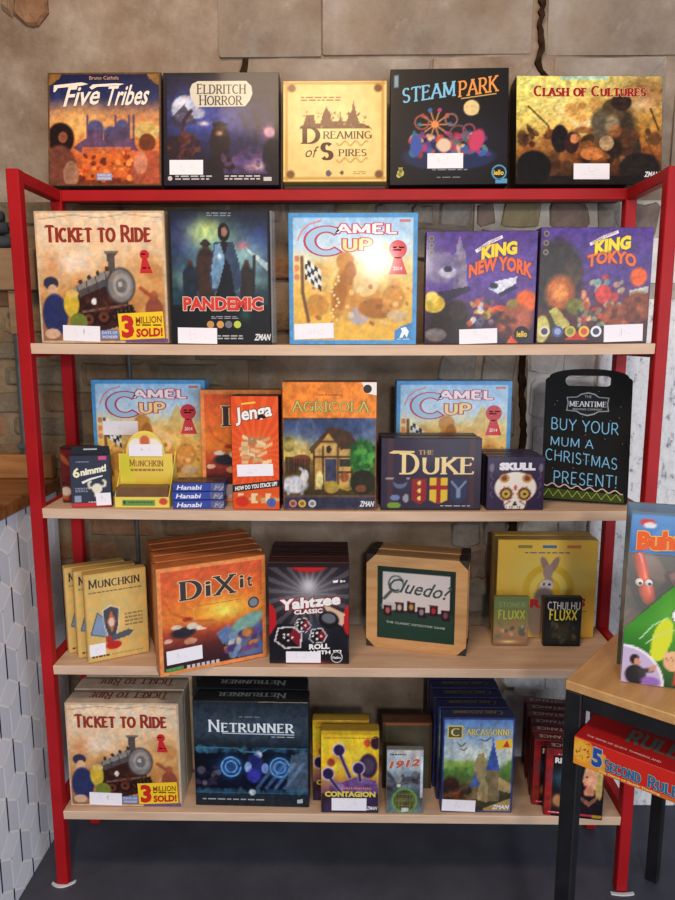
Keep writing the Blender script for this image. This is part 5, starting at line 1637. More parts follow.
# ---- on top of the rack
make(fit(1, 48.5, 161.5, 72.5, Y=.226, lean=7.5, z_extra=0.0088), art_desert, (70, 50, 50), .064, 'game box with a dusk desert town and white brush lettering on rack top')
make(fit(1, 163.5, 279, 72.5, Y=.226, lean=7.5, z_extra=0.0090), art_night, (34, 32, 44), .066, 'dark game box with cream name plaque over a purple night scene on rack top')
g = fit(1, 283, 386.5, 81, Y=.228, z_extra=0.0176, lean=7.5)
slab = game_box('flat_game_box', g['w'] - .004, .009, .085, None, (52, 34, 32), None, 'thin dark box lying flat under the cream box on rack top', 'game box')
slab.location = (g['loc'][0], .232, SH[1][0] + .0004)
make(g, art_spires, (206, 168, 96), .06, 'cream game box with brown skyline of towers on rack top')
make(fit(1, 389.5, 507.5, 68.5, Y=.226, yaw=-1.5, lean=7.5, z_extra=0.0088), art_funfair, (24, 22, 26), .064, 'black game box with pale moon and bright funfair on rack top')
make(fit(1, 515.5, 661.5, 76, Y=.228, yaw=1.5, lean=7.5, z_extra=0.0093), art_battle, (40, 34, 30), .068, 'wide game box with red lettering over a golden battle scene on rack top')

# ---- second shelf
make(fit(2, 42, 169, 211, Y=.0), art_train, (196, 164, 130), .072, 'parchment game box with black locomotive and yellow sold badge, on the second shelf')
b = make(fit(2, 172.5, 271, 209.5, Y=.004, yaw=3.5), art_outbreak, (24, 24, 34), .075, 'dark game box with red lettering under four silhouetted people')
wrapm, nt, bs = new_mat('clear_shrink_film')
bs.inputs['Base Color'].default_value = (.9, .95, 1, 1); bs.inputs['Roughness'].default_value = .12; bs.inputs['Alpha'].default_value = .32
wf = b.children[0].dimensions
g = fit(2, 172.5, 271, 209.5, Y=.004)
mbw = MB()
for k, (dx, ww) in enumerate(((.0012, .004), (.0075, .0025))):
    mbw.add([(g['w'] / 2 + dx, -.0006, .004), (g['w'] / 2 + dx + ww, .012 + .01 * k, .004), (g['w'] / 2 + dx + ww - .001, .012 + .01 * k, g['h']), (g['w'] / 2 + dx - .001, -.0006, g['h'] - .003)], [(0, 1, 2, 3)])
mbw.add([(g['w'] / 2 + .001, .001, .003), (g['w'] / 2 + .011, .06, .003), (g['w'] / 2 + .010, .06, g['h']), (g['w'] / 2 + .001, .001, g['h'])], [(0, 1, 2, 3)])
mbw.build('shrink_film', wrapm, b)
make(fit(2, 289.5, 416, 213, Y=.0), lambda w, h: art_race(w, h).stick(.04, .835, .35, .955, 2), (92, 156, 208), .072, 'glossy blue edged game box with sand coloured camels catching lamp glare, on the second shelf')
make(fit(2, 424, 533.5, 231, Y=.0, yaw=-2), art_city_monsters, (50, 38, 66), .064, 'purple game box with orange arched lettering and grey skyscraper, on the second shelf')
make(fit(2, 536, 646.5, 227.5, Y=.0, yaw=1.5), art_harbour_monsters, (70, 52, 96), .064, 'purple game box with row of round badges and yellow lettering, on the second shelf')

# ---- third shelf
GC = 'sand coloured camel game boxes at the back of the third shelf'
g = fit(3, 97, 208, 380, Y=.134)
make(g, lambda w, h: art_race(w, h).stick(.09, .35, .40, .47, 0), (92, 156, 208), .07, 'blue edged camel game box standing behind the yellow card display', group=GC)
g = fit(3, 395, 508, 381, Y=.134)
make(g, art_race, (92, 156, 208), .07, 'blue edged camel game box standing behind the dark heraldic boxes', group=GC)
make(fit(3, 203, 312, 390, Y=.077), lambda w, h: art_sunset(w, h, False).rect(.06, .84, .6, .97, (206, 200, 196), .8), (206, 120, 62), .052, 'orange sunset game box standing behind the tall block stacking box')
make(fit(3, 233, 280, 396, Y=.0, yaw=-2), art_blocks, (34, 26, 28), .066, 'tall narrow red box with white lettering on black, wooden blocks on front', 'block_game_box')
make(fit(3, 283.5, 376, 382, Y=.0), art_farm, (120, 66, 44), .07, 'tall game box with orange top band and half timbered farmhouse')
duke = make(fit(3, 380.5, 480, 438.5, Y=.0), art_heraldry, (44, 38, 52), .055, 'dark purple game box with three heraldic shields, front one of two')
behind(duke, 1, .0565, ['dark purple game box directly behind the front heraldic shield box'], None, dx=-.003)
skull = make(fit(3, 486, 543, 457, Y=.0), art_sugar_skull, (46, 38, 62), .042, 'small purple box with white painted sugar skull, front one of three', 'card_game_box')
behind(skull, 2, .0435, ['small purple skull box, middle of the three in line', 'small purple skull box, rearmost of the three in line'], 'purple skull boxes in line on the third shelf', dx=-.002)
tag(skull, group='purple skull boxes in line on the third shelf')


# small slate box with a hanging tab
def art_bull(w, h):
    c = Cover(w, h, (60, 66, 84)); c.mottle(.06, 8, 2); c.rect(0, .93, 1, 1, (206, 60, 66))
    Y = (232, 228, 206)
    c.ell(.66, .64, .13, .1, Y, .15); c.poly([(.56, .66), (.76, .66), (.7, .82), (.61, .82)], Y); c.line([(.54, .62), (.46, .62), (.45, .53), (.5, .5)], .06, Y); c.line([(.78, .6), (.86, .59), (.88, .51), (.83, .48)], .06, Y)
    c.rect(.07, .78, .25, .9, (150, 160, 186)); c.rect(.74, .0, .92, .07, (206, 90, 140))
    c.text('6', .06, .22, .24, .42, (240, 234, 190), bold=.035); c.text('nimmt!', .26, .2, .92, .345, (240, 236, 210), bold=.05, slope=-.09)
    c.shape([(.27, .5), (.5, .43), (.82, .375), (.82, .4), (.5, .47), (.3, .545)], (232, 232, 230), 'title'); c.lines(.16, .1, .5, .13, 1, (150, 160, 190)); c.lines(.1, .62, .42, .72, 3, (150, 156, 176))
    c.lines(.42, .9, .66, .925, 1, (240, 240, 240))
    return c.stick(.62, .725, .99, .965, 2)


g = fit(3, 72, 112, 456, Y=.004, yaw=8)
nb = make(g, art_bull, (50, 54, 70), .026, 'small slate blue card box with bull head and hanging tab', 'card_game_box', 'card box')
hw = g['w'] / 2
MB().prism([(-hw + .001, g['h']), (hw - .001, g['h']), (hw - .003, g['h'] + .021), (-hw + .004, g['h'] + .021)], .016, .018).build('hang_tab', card((30, 36, 46)), nb)
MB().box(-.016, .016, .0145, .0155, g['h'] + .012, g['h'] + .0155).build('tab_slot', card((190, 190, 190)), nb)


def art_redback(w, h):
    c = Cover(w, h, (106, 34, 36)); c.blobs(16, 0, .1, 1, 1, [(80, 24, 30), (140, 60, 44), (60, 22, 28), (180, 110, 60)], .05, .14, 3, .7); c.ell(.1, .8, .16, .08, (206, 190, 170), .3); c.rect(0, 0, 1, .05, (60, 24, 30)); return c


make(fit(3, 63, 99, 447, Y=.048), art_redback, (74, 24, 28), .04, 'dark red box half hidden behind the small slate blue card box', 'card_game_box', 'card box')

# yellow counter display with round topped back card
g = fit(3, 115, 169.5, 457, Y=.004)
W, H, D = g['w'], g['h'], .085
disp = empty('card_display', (g['loc'][0], g['loc'][1], g['loc'][2] + .0006))
YEL = card((232, 208, 96))
lip = .027


def art_lip(w, h):
    c = Cover(w, h, (234, 214, 104)); c.rect(.13, .3, .74, .8, (110, 150, 84)); c.rect(.15, .4, .2, .7, (60, 60, 50)); c.ell(.9, .4, .08, .35, (206, 80, 70), .3); c.lines(.25, .42, .7, .68, 1, (70, 100, 56)); return c


def art_back(w, h):
    c = Cover(w, h, (232, 204, 80)); c.glow(.12, .4, .2, .5, (206, 206, 60), .8); c.grad([(0, (236, 208, 100)), (.55, (230, 206, 96)), (1, (226, 190, 70))], 0, 1, .28, 1)
    c.text('Munchkin', .18, .18, .85, .42, (146, 92, 50), font='drawn', small=.84); c.lines(.2, .5, .84, .66, 1, (166, 114, 60), seed=5); return c


MB().box(-W / 2, W / 2, 0, .002, 0, lip, .0005).build('front_lip', YEL, disp)
for sx in (-1, 1):
    x = sx * (W / 2 - .001)
    m = MB()
    m.add([(x - .001, .002, 0), (x - .001, D, 0), (x - .001, D, H), (x - .001, D * .55, H * .62), (x - .001, .002, lip), (x + .001, .002, 0), (x + .001, D, 0), (x + .001, D, H), (x + .001, D * .55, H * .62), (x + .001, .002, lip)],
          [(0, 1, 2, 3, 4), (9, 8, 7, 6, 5)] + [(i, (i + 1) % 5, 5 + (i + 1) % 5, 5 + i) for i in range(5)])
    m.build('side_panel', YEL, disp)
pts = [(-W / 2, 0), (W / 2, 0), (W / 2, H)] + [(W * .36 * math.cos(a), H + .05 * math.sin(a) * 1.15) for a in np.linspace(0, math.pi, 17)] + [(-W / 2, H)]
MB().prism(pts, .046, .048).build('back_card', YEL, disp)
MB().box(-W / 2 + .003, W / 2 - .003, .004, .045, .001, .05, .002).build('card_packs', card((116, 82, 56)), disp)
MB().box(-W / 2 + .002, W / 2 - .002, .002, D, 0, .0012).build('tray_floor', YEL, disp)
for nm, me in art_lip(W, lip).meshes():
    link(nm, me, disp)
cb = art_back(W - .004, H * .60)
for nm, me in cb.meshes():
    o = link(nm, me, disp); o.location = (0, .0455, H * .4)
mt = Cover(W * .72, .052, (236, 206, 120)); mt.ell(.28, .55, .2, .3, (240, 232, 220), .2); mt.ell(.72, .55, .2, .3, (240, 232, 220), .2); mt.ell(.5, .4, .13, .3, (206, 110, 70), .3); mt.mix(np.where(((mt.U - .5) / .5) ** 2 + ((mt.V - 1.0) / .95) ** 2 > 1, 1.0, 0.0), (232, 208, 96))
mm = mt.meshes()[0][1]
import bmesh as _bm
_b = _bm.new(); _b.from_mesh(mm)
_bm.ops.delete(_b, geom=[v for v in _b.verts if (v.co.x / (W * .355)) ** 2 + (v.co.z / .056) ** 2 > .97], context='VERTS'); _b.to_mesh(mm); _b.free()
o = link('tab_print', mm, disp); o.location = (0, .0455, H)
sc = Cover(W * .62, .03, WHITE); sc.stick(0, 0, 1, 1)
o = link('price_sticker', sc.meshes()[-1][1], disp); o.location = (.002, .0445, H - .006)
tag(disp, 'yellow card counter display with rounded back tab and price label', 'card display')

# three flat blue boxes
g = fit(3, 173, 224.5, 501.5, Y=.002, yaw=3)
W = g['w']
HB = .0205


def art_blue(w, h):
    c = Cover(w, h, (58, 76, 160), .0018); c.glow(.4, .5, .3, .6, (76, 96, 184), .7); c.rect(.74, 0, 1, 1, (120, 120, 150), .7); c.blobs(12, .78, .15, .98, .85, [(180, 176, 180), (96, 90, 120)], .02, .12, 3, .8)
    c.text('Hanabi', .08, .2, .56, .84, (236, 238, 244), bold=.02, shear=.25); return c


hbs = []
cv = art_blue(W, HB)
hb = game_box('flat_card_box', W, HB, .07, cv, (52, 66, 140), (52, 66, 140), '', 'card box', 'flat blue card boxes in a pile on the third shelf', tray_frac=.12)
tp = Cover(W - .003, .066, (92, 76, 66)); tp.blobs(14, 0, 0, 1, 1, [(120, 100, 84), (70, 56, 54), (150, 130, 110), (60, 60, 90)], .06, .2, 3, .6)
tm = tp.meshes()[0][1]
o = link('top_print', tm, hb); o.rotation_euler = (-math.pi / 2, 0, 0); o.location = (0, .002, HB + .0004 - .0002)
for i, lab in enumerate(('bottom box of the pile of flat blue card boxes', 'middle box of the pile of flat blue card boxes', 'top box of the pile of flat blue card boxes, dark lid showing')):
    o = hb if i == 0 else copy_tree(hb)
    o['label'] = lab
    o.location = (g['loc'][0] + (.0, -.002, .001)[i], g['loc'][1] + (.0, .002, .001)[i], g['loc'][2] + .0006 + i * (HB + .0012))
    o.rotation_euler = (0, 0, math.radians(g['yaw'] + (0, .8, -.5)[i]))

# chalkboard
g = fit2(3, (542, 501), (625.5, 506), 380.5)
W, H = g['w'] + .008, g['h'] / math.cos(math.radians(9)) + .0
cb_root = empty('chalkboard', (g['loc'][0], g['loc'][1], g['loc'][2] + .0021), math.radians(g['yaw']), -math.radians(9))
cu = bpy.data.curves.new('board_outline', 'CURVE')
cu.dimensions = '2D'; cu.fill_mode = 'BOTH'; cu.extrude = .0045


def spl(pts):
    s = cu.splines.new('POLY'); s.points.add(len(pts) - 1)
    for p, q in zip(s.points, pts):
        p.co = (q[0], q[1], 0, 1)
    s.use_cyclic_u = True


bw = W / 2
spl([(-bw + .004, 0), (bw - .004, 0), (bw, .004), (bw, H - .004), (bw - .004, H)] + [(bw * .92 * math.cos(a), H + .024 * math.sin(a) ** .8 * 1.0) for a in np.linspace(.05, math.pi - .05, 23)] + [(-bw + .004, H), (-bw, H - .004), (-bw, .004)])
hr = .0135
spl([(-.042 - hr * math.sin(a) if a < math.pi else .042 - hr * math.sin(a), H - .006 + hr * math.cos(a)) for a in list(np.linspace(0, math.pi, 9)) + list(np.linspace(math.pi + .001, 2 * math.pi, 9))])
tmp = bpy.data.objects.new('tmp', cu)
me = bpy.data.meshes.new_from_object(tmp)
bpy.data.objects.remove(tmp)
me.materials.clear(); me.materials.append(noise_mat('blackboard_paint', (17, 18, 19), (27, 28, 29), 12, .85, spec=.2, bump=.05, bscale=200))
o = link('board', me, cb_root); o.rotation_euler = (math.pi / 2, 0, 0); o.location = (0, .0045, 0)
cc = Cover(W, H, (28, 29, 31), .004)
cc.sticker = None
BL = (120, 182, 220)
hand = dict(font='drawn', serif=0, tv=.095, th=.085)
cc.text('BUY YOUR', .085, .335, .87, .435, BL, slope=.035, **hand); cc.text('MUM A', .085, .485, .59, .56, BL, slope=.02, **hand)
cc.text('CHRISTMAS', .03, .605, .87, .7, BL, slope=.06, **hand); cc.text('PRESENT!', .14, .765, .87, .87, BL, slope=.02, **hand)


def cline(pts, wd, col):
    V, Fq = stroke_poly([(p[0] * W, p[1] * H) for p in pts], wd, wd, 0)
    cc.layers['small_print'].append(([(v[0] / W, v[1] / H, 2) for v in V], Fq, col))


cc.shape([(.02, .9), (.96, .93), (.965, .995), (.03, .985)], (62, 72, 34), layer=1)
cline([(.02 + .93 * t, .868 + .045 * t + .013 * math.sin(t * 40)) for t in np.linspace(0, 1, 70)], .0028, (206, 176, 166))
cline([(.03 + .9 * k / 16, (.965 + .012 * k / 16) if k % 2 == 0 else (.908 + .02 * k / 16)) for k in range(17)], .0026, (150, 176, 70))
for i in range(30):
    r = random.Random(i * 7)
    u, v = r.uniform(.04, .95), r.uniform(.08, .86)
    cc.disc(u, v, .006, r.choice([(150, 150, 90), (120, 130, 150), (170, 130, 110), (110, 140, 120)]), n=5)
LG = (150, 152, 156)
bad = [(.25, .15), (.37, .145), (.42, .12), (.5, .108), (.58, .12), (.63, .145), (.75, .15), (.735, .2), (.75, .262), (.63, .268), (.58, .29), (.5, .303), (.42, .29), (.37, .268), (.25, .262), (.265, .2)]
cc.shape(bad, LG, 'small_print', 1)
cc.shape([(.5 + (a - .5) * .94, .205 + (b - .205) * .88) for a, b in bad], (34, 36, 42), 'small_print', 2)
cc.text('MEANTIME', .285, .183, .715, .227, (214, 216, 220), font='drawn', into='small_print', layer=3); cc.text('BREWING COMPANY', .33, .24, .67, .256, (180, 182, 186), into='small_print', layer=3)
cc.text('THE', .46, .135, .54, .155, (170, 172, 176), into='small_print', layer=3)
for nm, me in cc.meshes(M_CHALK)[1:]:
    o = link({'title': 'chalk_message', 'small_print': 'chalk_marks'}[nm], me, cb_root)
    o['kind'] = 'stuff'
tag(cb_root, 'black chalkboard with handle slot and blue chalk message, propped on the third shelf', 'chalkboard')

# ---- fourth shelf
GM = 'tan fantasy boxes overlapping on the fourth shelf'
g = fit2(4, (88.5, 664), (149.5, 652), 571.5)
mk = make(g, art_dungeon, (206, 170, 100), .038, 'tan card game box with price label, foremost of three overlapping', 'card_game_box', group=GM)
behind(mk, 2, .0398, ['tan card game box with black lettering, middle of three overlapping', 'tan card game box with black lettering, rearmost of three overlapping'], GM, dx=-.0195)
GD = 'orange sunset boxes in line on the fourth shelf'
g = fit2(4, (160, 678), (267, 656.5), 562)
dx = make(g, art_sunset, (186, 108, 60), .0525, 'orange sunset game box with price label, front of its line overhanging the shelf', group=GD)
behind(dx, 4, .0535, ['orange sunset game box, second in its line', 'orange sunset game box, third in its line', 'orange sunset game box, fourth in its line', 'orange sunset game box, last in its line by the wall'], GD, jitter=[.009, .014, .020, .022])
GY = 'black dice boxes in line on the fourth shelf'
g = fit(4, 269.5, 349, 562.5, yb=664)
yz = make(g, art_dice, (56, 26, 32), .045, 'black and red dice game box with white lettering, front of its line', group=GY)
behind(yz, 3, .046, ['black and red dice game box, second in its line', 'black and red dice game box, third in its line', 'black and red dice game box, last in its line'], GY, dx=-.0012)

# wooden mystery box
g = fit2(4, (366, 646), (465.5, 657), 558)
W, H, D = g['w'], g['h'], .058
M_BOXWOOD = noise_mat('light_box_wood', (196, 142, 88), (222, 172, 116), 7, .45, stretch=(1, 6, 6), bump=.04, coat=.2)
M_CORNER = noise_mat('dark_corner_guard', (38, 30, 28), (60, 48, 42), 20, .5)
wbx = empty('wooden_game_box')
k = .024
oct_ = [(-W / 2 + k, 0), (W / 2 - k, 0), (W / 2, k), (W / 2, H - k), (W / 2 - k, H), (-W / 2 + k, H), (-W / 2, H - k), (-W / 2, k)]
MB().prism(oct_, 0, .022).build('lid', M_BOXWOOD, wbx)
MB().prism([(x * .985, H / 2 + (z - H / 2) * .985 ) for x, z in oct_], .022, D).build('body', M_BOXWOOD, wbx)
for sx in (-1, 1):
    for zz, s in ((0, 1), (H, -1)):
        x = sx * W / 2
        MB().prism([(x, zz), (x, zz + s * (k - .0008)), (x - sx * (k - .0008), zz)], .003, D - .001).build('corner_guard', M_CORNER, wbx)
fr = Cover(W, H, (0, 0, 0), .02)
cv = art_mystery(W * .745, H * .745)
MB().box(-W * .385, W * .385, -.0015, .001, H * .115, H * .885).build('cover_panel', card((40, 56, 48)), wbx)
for nm, me in cv.meshes():
    o = link(nm, me, wbx); o.location = (0, -.0013, H * .1275)
tag(wbx, 'wooden mystery game box with dark corners and green panel, front of two', 'game box', 'wooden mystery boxes on the fourth shelf')
put(wbx, g)
behind(wbx, 1, D + .002, ['wooden mystery game box with dark corners, behind the front one'], 'wooden mystery boxes on the fourth shelf', dx=.0)
GK = 'yellow donkey boxes on the fourth shelf'
g = fit(4, 494.5, 593, 540, yb=638)
dk = make(g, art_donkey, (206, 170, 84), .045, 'large yellow game box with grey donkey, front of two', group=GK)
behind(dk, 1, .0465, ['large yellow game box directly behind the front donkey box'], GK)
g = fit(4, 492.5, 527.5, 597.5, yb=646)
make(g, lambda w, h: art_flux(w, h, 'green'), (120, 126, 84), .022, 'small green and tan card box standing before the yellow donkey box', 'card_game_box', 'card box')
g = fit(4, 543, 580, 597.5, yb=646.5)
make(g, lambda w, h: art_flux(w, h, 'dark'), (26, 26, 28), .022, 'small black card box with yellow lettering before the yellow donkey box', 'card_game_box', 'card box')

# ---- bottom shelf
GT = 'locomotive boxes in line on the bottom shelf'
g = fit(5, 71, 182, 703.5, yb=806.5)
tr = make(g, art_train, (196, 178, 158), .07, 'parchment locomotive game box with yellow sold badge, front of its line on the bottom shelf', group=GT)
top_lettering(tr, g['w'], .07, g['h'], 'Ticket to Ride', (130, 56, 50), .12, .82, .22, .72)
behind(tr, 2, .0735, ['parchment locomotive game box, second in its line on the bottom shelf', 'parchment locomotive game box, last in its line on the bottom shelf'], GT, jitter=[-.002, .003])
GN = 'dark blue network boxes on the bottom shelf'
g = fit(5, 196, 309, 702, yb=806.5, yaw=-1)
nr = make(g, art_network, (32, 36, 42), .066, 'dark steel blue game box with white lettering and glowing blue screens, front of its line', group=GN)
top_lettering(nr, g['w'], .066, g['h'], 'Netrunner', (150, 156, 160), .2, .8, .3, .7)
behind(nr, 2, .068, ['dark steel blue game box, second in its line', 'dark steel blue game box, last in its line'], GN, dx=-.008)
GV = 'yellow microbe boxes on the bottom shelf'
g = fit(5, 321, 378.5, 731, yb=813)
mc = make(g, art_microbes, (150, 124, 44), .04, 'yellow card game box with purple microbes, front of two', 'card_game_box', group=GV)
behind(mc, 1, .048, ['yellow card game box with purple microbes, behind and left of the front one'], GV, dx=-.024)
g = fit(5, 386, 422.5, 750, yb=813.5)
make(g, art_old_city, (120, 124, 126), .022, 'small grey card box with green round emblem and red numerals', 'card_game_box', 'card box')


def art_plain_brown(w, h):
    c = Cover(w, h, (84, 78, 62)); c.mottle(.15, 6, 3); c.rect(0, 0, 1, .04, (150, 92, 56)); c.glow(.5, .2, .4, .1, (110, 104, 84), .6); c.rect(0, .0, .05, 1, (66, 56, 46), .7); c.rect(.95, 0, 1, 1, (66, 56, 46), .7); return c


make(fit(5, 382, 431, 723, Y=.095), art_plain_brown, (110, 70, 46), .05, 'plain dark brown box behind the small grey card box')
GW = 'blue walled town boxes in line on the bottom shelf'
g = fit(5, 440.5, 511.5, 718, yb=812.5)
ws = make(g, art_walled_town, (40, 46, 86), .05, 'blue game box with castle tower and price label, front of its line', group=GW)
top_lettering(ws, g['w'], .05, g['h'], 'Carcassonne', (120, 110, 76), .15, .85, .3, .7)
behind(ws, 4, .0515, ['blue walled town game box, second in its line', 'blue walled town game box, third in its line', 'blue walled town game box, fourth in its line', 'blue walled town game box, last in its line'], GW, jitter=[-.006, -.010, -.010, -.012])
GR = 'dark red portrait boxes in line on the bottom shelf'
g = fit2(5, (543, 815), (602, 821), 751)
sp = make(g, art_spies, (84, 28, 32), .036, 'dark red game box with blonde portrait, front of its line', 'card_game_box', group=GR)
top_lettering(sp, g['w'], .036, g['h'], 'RESISTANCE', (190, 170, 170), .1, .9, .3, .7, 'sans')
behind(sp, 6, .0375, ['dark red game box, %s in its line' % q for q in ('second', 'third', 'fourth', 'fifth', 'sixth', 'last')], GR, jitter=[-.026, -.028, -.026, -.03, -.028, -.031])

# ---- on the small table
A = at_z(619.5, 681.5, .83); B = at_z(663.5, 687.5, .83)
yaw = math.atan2(B[1] - A[1], B[0] - A[0])
W, H, D = .26, .318, .075
pk = empty('toy_pack', (A[0] + math.cos(yaw) * W / 2, A[1] + math.sin(yaw) * W / 2, .8306), yaw)
clear, nt, bs = new_mat('clear_blister_plastic')
bs.inputs['Base Color'].default_value = (.93, .96, .96, 1); bs.inputs['Roughness'].default_value = .08; bs.inputs['Alpha'].default_value = .06


def art_pack_back(w, h):
    c = Cover(w, h, (116, 112, 100)); c.grad([(0, (90, 130, 170)), (.2, (110, 116, 110)), (.6, (126, 110, 100)), (1, (70, 90, 56))]); c.blobs(18, .1, .3, .9, .8, [(176, 140, 130), (120, 100, 92), (90, 96, 84), (196, 160, 150)], .05, .12, 3, .6); return c


MB().box(-W / 2, W / 2, D - .003, D, 0, H).build('backing_card', card((90, 120, 110)), pk)
for nm, me in art_pack_back(W, H).meshes():
    o = link('backing_print', me, pk); o.location = (0, D - .003, 0)
m = MB()
m.box(-W / 2, -W / 2 + .0006, 0, D - .003, 0, H); m.box(W / 2 - .0006, W / 2, 0, D - .003, 0, H)
m.box(-W / 2, W / 2, 0, .0006, 0, H); m.box(-W / 2, W / 2, 0, D - .003, H - .0006, H)
m.build('blister', clear, pk)
hd = Cover(W - .002, .068, (96, 140, 196)); hd.grad([(0, (110, 156, 206)), (1, (78, 122, 184))]); hd.ell(.10, .2, .05, .11, (206, 80, 80), .2); hd.ell(.115, .27, .04, .08, (226, 226, 230), .3); hd.blobs(10, .1, .4, 1, .95, [(70, 120, 180), (120, 160, 200)], .05, .12, 3, .5)
hd.text('Buhn', .04, .40, .345, .93, (228, 96, 46), bold=.06, outline=(250, 190, 80), ow=.03, slope=-.10)
MB().box(-W / 2 + .001, W / 2 - .001, -.0014, -.0004, H - .073, H - .003).build('header_card', card((90, 136, 190)), pk)
for nm, me in hd.meshes():
    o = link('header_' + nm, me, pk); o.location = (0, -.0015, H - .072)
# printed front: green diagonal panel
GWD = W * .53
gp = Cover(GWD, H - .09, (46, 96, 44)); gp.grad([(0, (60, 126, 50)), (.5, (76, 150, 56)), (1, (30, 70, 36))]); gp.glow(.55, .45, .2, .3, (110, 180, 70), .7)
gp.ell(.46, .6, .115, .17, (214, 220, 60), .08, 12); gp.ell(.42, .72, .09, .07, (214, 220, 60), .08)
gp.line([(.2, .62), (.34, .5), (.52, .42)], .014, (206, 230, 190)); gp.line([(.26, .66), (.4, .58), (.6, .52)], .01, (190, 220, 170))
gp.ell(.70, .40, .15, .08, (40, 60, 40), .06); gp.ell(.70, .40, .14, .075, (236, 236, 240), .06); gp.ell(.73, .39, .07, .04, (140, 130, 190), .15); gp.ell(.76, .52, .08, .035, (236, 236, 238), .1)
gp.ell(.62, .78, .13, .085, (226, 176, 136), .1)
for k in range(3):
    gp.ell(.53 + .065 * k, .735, .035, .035, (232, 186, 146), .15); gp.line([(.52 + .07 * k, .75), (.55 + .07 * k, .78)], .01, (120, 70, 50))
gp.ell(.84, .70, .1, .045, (196, 50, 56), .1); gp.line([(.66, .86), (.64, .97)], .035, (206, 70, 60)); gp.line([(.71, .86), (.74, .97)], .035, (206, 70, 60))
gp.ell(.0, 1.0, .52, .32, (240, 238, 244), .02); gp.ell(.0, 1.0, .49, .30, (196, 178, 210), .03)
gp.ell(.15, .80, .06, .045, (60, 42, 40), .2); gp.ell(.18, .82, .04, .035, (206, 150, 126), .2); gp.ell(.17, .93, .13, .085, (40, 36, 44), .15); gp.line([(.22, .89), (.36, .875)], .06, (46, 42, 50)); gp.line([(.35, .875), (.4, .84)], .05, (206, 150, 120)); gp.ell(.36, .97, .12, .04, (150, 110, 190), .4)
pm = gp.meshes()[0][1]
_b = _bm.new(); _b.from_mesh(pm)
_bm.ops.delete(_b, geom=[v for v in _b.verts if v.co.z > .105 + (v.co.x + GWD / 2) * 1.15], context='VERTS'); _b.to_mesh(pm); _b.free()
o = link('front_print', pm, pk); o.location = (-W / 2 + GWD / 2 + .001, -.0006, 0)
MB().prism([(-W / 2 + GWD + .001, 0), (W / 2 - .001, 0), (W / 2 - .001, H - .088), (-W / 2 + GWD + .001, H - .088)], -.0011, -.0002).build('side_print', card((52, 110, 48)), pk)
# the toy showing through the window
M_TOY = noise_mat('orange_rubber', (236, 70, 28), (244, 110, 46), 14, .35, coat=.3)
toy = MB()
pth = [(-W / 2 + .016, .02, H - 0.0700), (-W / 2 + .019, .02, H - 0.0820), (-W / 2 + .024, .022, H - 0.1020), (-W / 2 + .030, .022, H - 0.1250), (-W / 2 + .036, .024, H - 0.1470), (-W / 2 + .042, .024, H - 0.1670), (-W / 2 + .047, .026, H - 0.1790)]
toy.tube(pth, [.005, .0095, .0105, .009, .0135, .012, .004], 14)
t = toy.build('rubber_toy', M_TOY, pk, True)
for q, px in enumerate((-W / 2 + .022, -W / 2 + .0375)):
    MB().ball((px, .011, H - 0.1310), .0068, .005, .0068).build('eye', card((238, 236, 230)), t, True)
    MB().ball((px + .0015, .0062, H - 0.1315), .003, .0016, .003).build('pupil', card((20, 20, 22)), t, True)
MB().tube([(-W / 2 + .08, .045, H - .12), (-W / 2 + .1, .045, H - .15), (-W / 2 + .13, .045, H - .16), (-W / 2 + .16, .045, H - .14)], [.008, .012, .012, .006], 12).build('rubber_toy', noise_mat('pink_rubber', (196, 140, 136), (216, 166, 158), 14, .4), pk, True)
tag(pk, 'clear fronted toy pack with blue header and green cartoon panel on the table', 'toy pack')

A = at_z(572.5, 763, .6918)
yaw = tang - math.pi / 2
W, H, D = .285, .053, .265
ff = empty('board_game_box', (A[0] + math.cos(yaw) * W / 2, A[1] + math.sin(yaw) * W / 2, .6921), yaw)


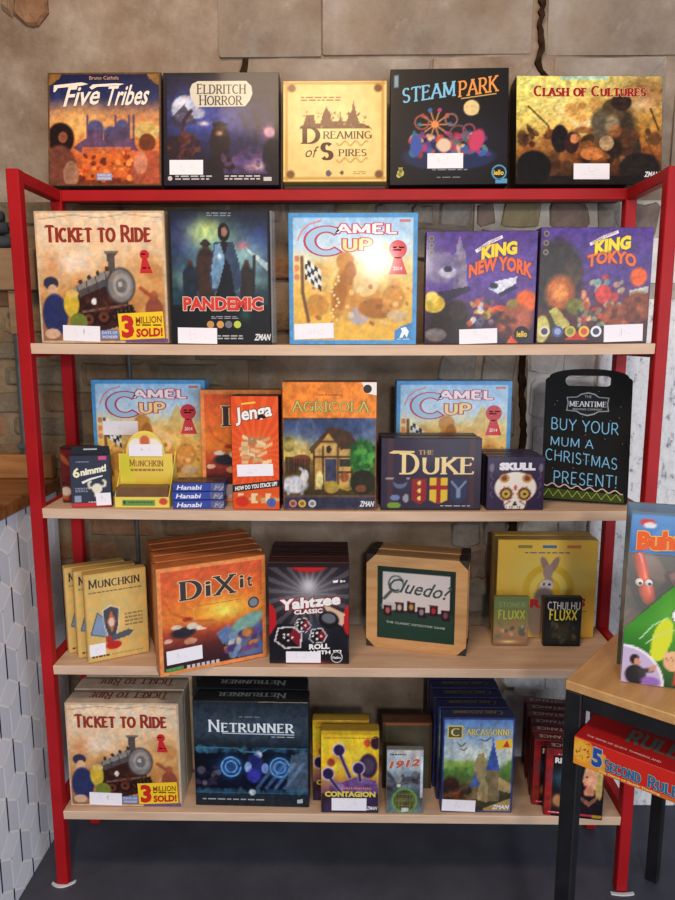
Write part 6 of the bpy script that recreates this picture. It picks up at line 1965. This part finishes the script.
def art_seconds(w, h):
    c = Cover(w, h, (206, 50, 40), .0016); c.ell(.05, .5, .085, .6, (232, 150, 50), .1); c.poly([(.13, .05), (.2, .3), (.2, 1), (.08, 1)], (232, 156, 56)); c.ell(.05, .45, .06, .4, (240, 180, 70), .4); c.blobs(30, .01, .08, .1, .8, [(110, 70, 40), (150, 50, 40), (90, 90, 50), (206, 150, 90)], .004, .03, 3, .8, .5); c.rect(.12, .86, .72, 1, (214, 150, 60), .6)
    B, O = (40, 76, 156), (160, 196, 200)
    c.text('5', .115, .12, .18, .82, B, bold=.05, outline=O, ow=.03); c.text('Second', .195, .38, .41, .80, (46, 100, 146), font='drawn', serif=.05, tv=.22, th=.14, outline=(150, 190, 180), ow=.04, small=.84); c.text('Rule', .45, .36, .62, .80, (46, 100, 146), font='drawn', serif=.05, tv=.22, th=.14, outline=(150, 190, 180), ow=.04, small=.84)
    c.text('The Game of Quick Thinking', .16, .87, .52, .97, (244, 226, 140), into='small_print', bold=.02)
    return c


cv = art_seconds(W, H)
MB().box(-W / 2, W / 2, 0, D, .012, H, .0014).build('lid', card((190, 40, 40)), ff)
MB().box(-W / 2 + .0016, W / 2 - .0016, .0016, D - .0016, 0, .014, .001).build('base_tray', card((170, 36, 36)), ff)
for nm, me in cv.meshes():
    link(nm, me, ff)
tp = Cover(W - .003, D - .003, (176, 36, 42)); tp.mottle(.06, 6, 2); tp.ell(.4, .5, .25, .35, (150, 38, 40), .5)
tp.text('5', .2, .12, .32, .42, (70, 84, 90), bold=.08, outline=(120, 100, 60), ow=.04); tp.text('SECOND', .2, .46, .62, .64, (74, 90, 96), font='drawn', serif=0, tv=.2, outline=(130, 70, 50), ow=.05); tp.text('RULE', .26, .68, .56, .86, (74, 90, 96), font='drawn', serif=0, tv=.2, outline=(130, 70, 50), ow=.05)
tp.text('THE GAME OF QUICK THINKING AND', .05, .94, .5, .965, (230, 206, 200), into='small_print', bold=.01)
for nm, me in tp.meshes():
    o = link('top_' + nm, me, ff); o.rotation_euler = (-math.pi / 2, 0, 0); o.location = (0, .0015, H + .0003 - .0002)
tag(ff, 'red and orange game box with big blue numeral on the table lower shelf', 'game box')
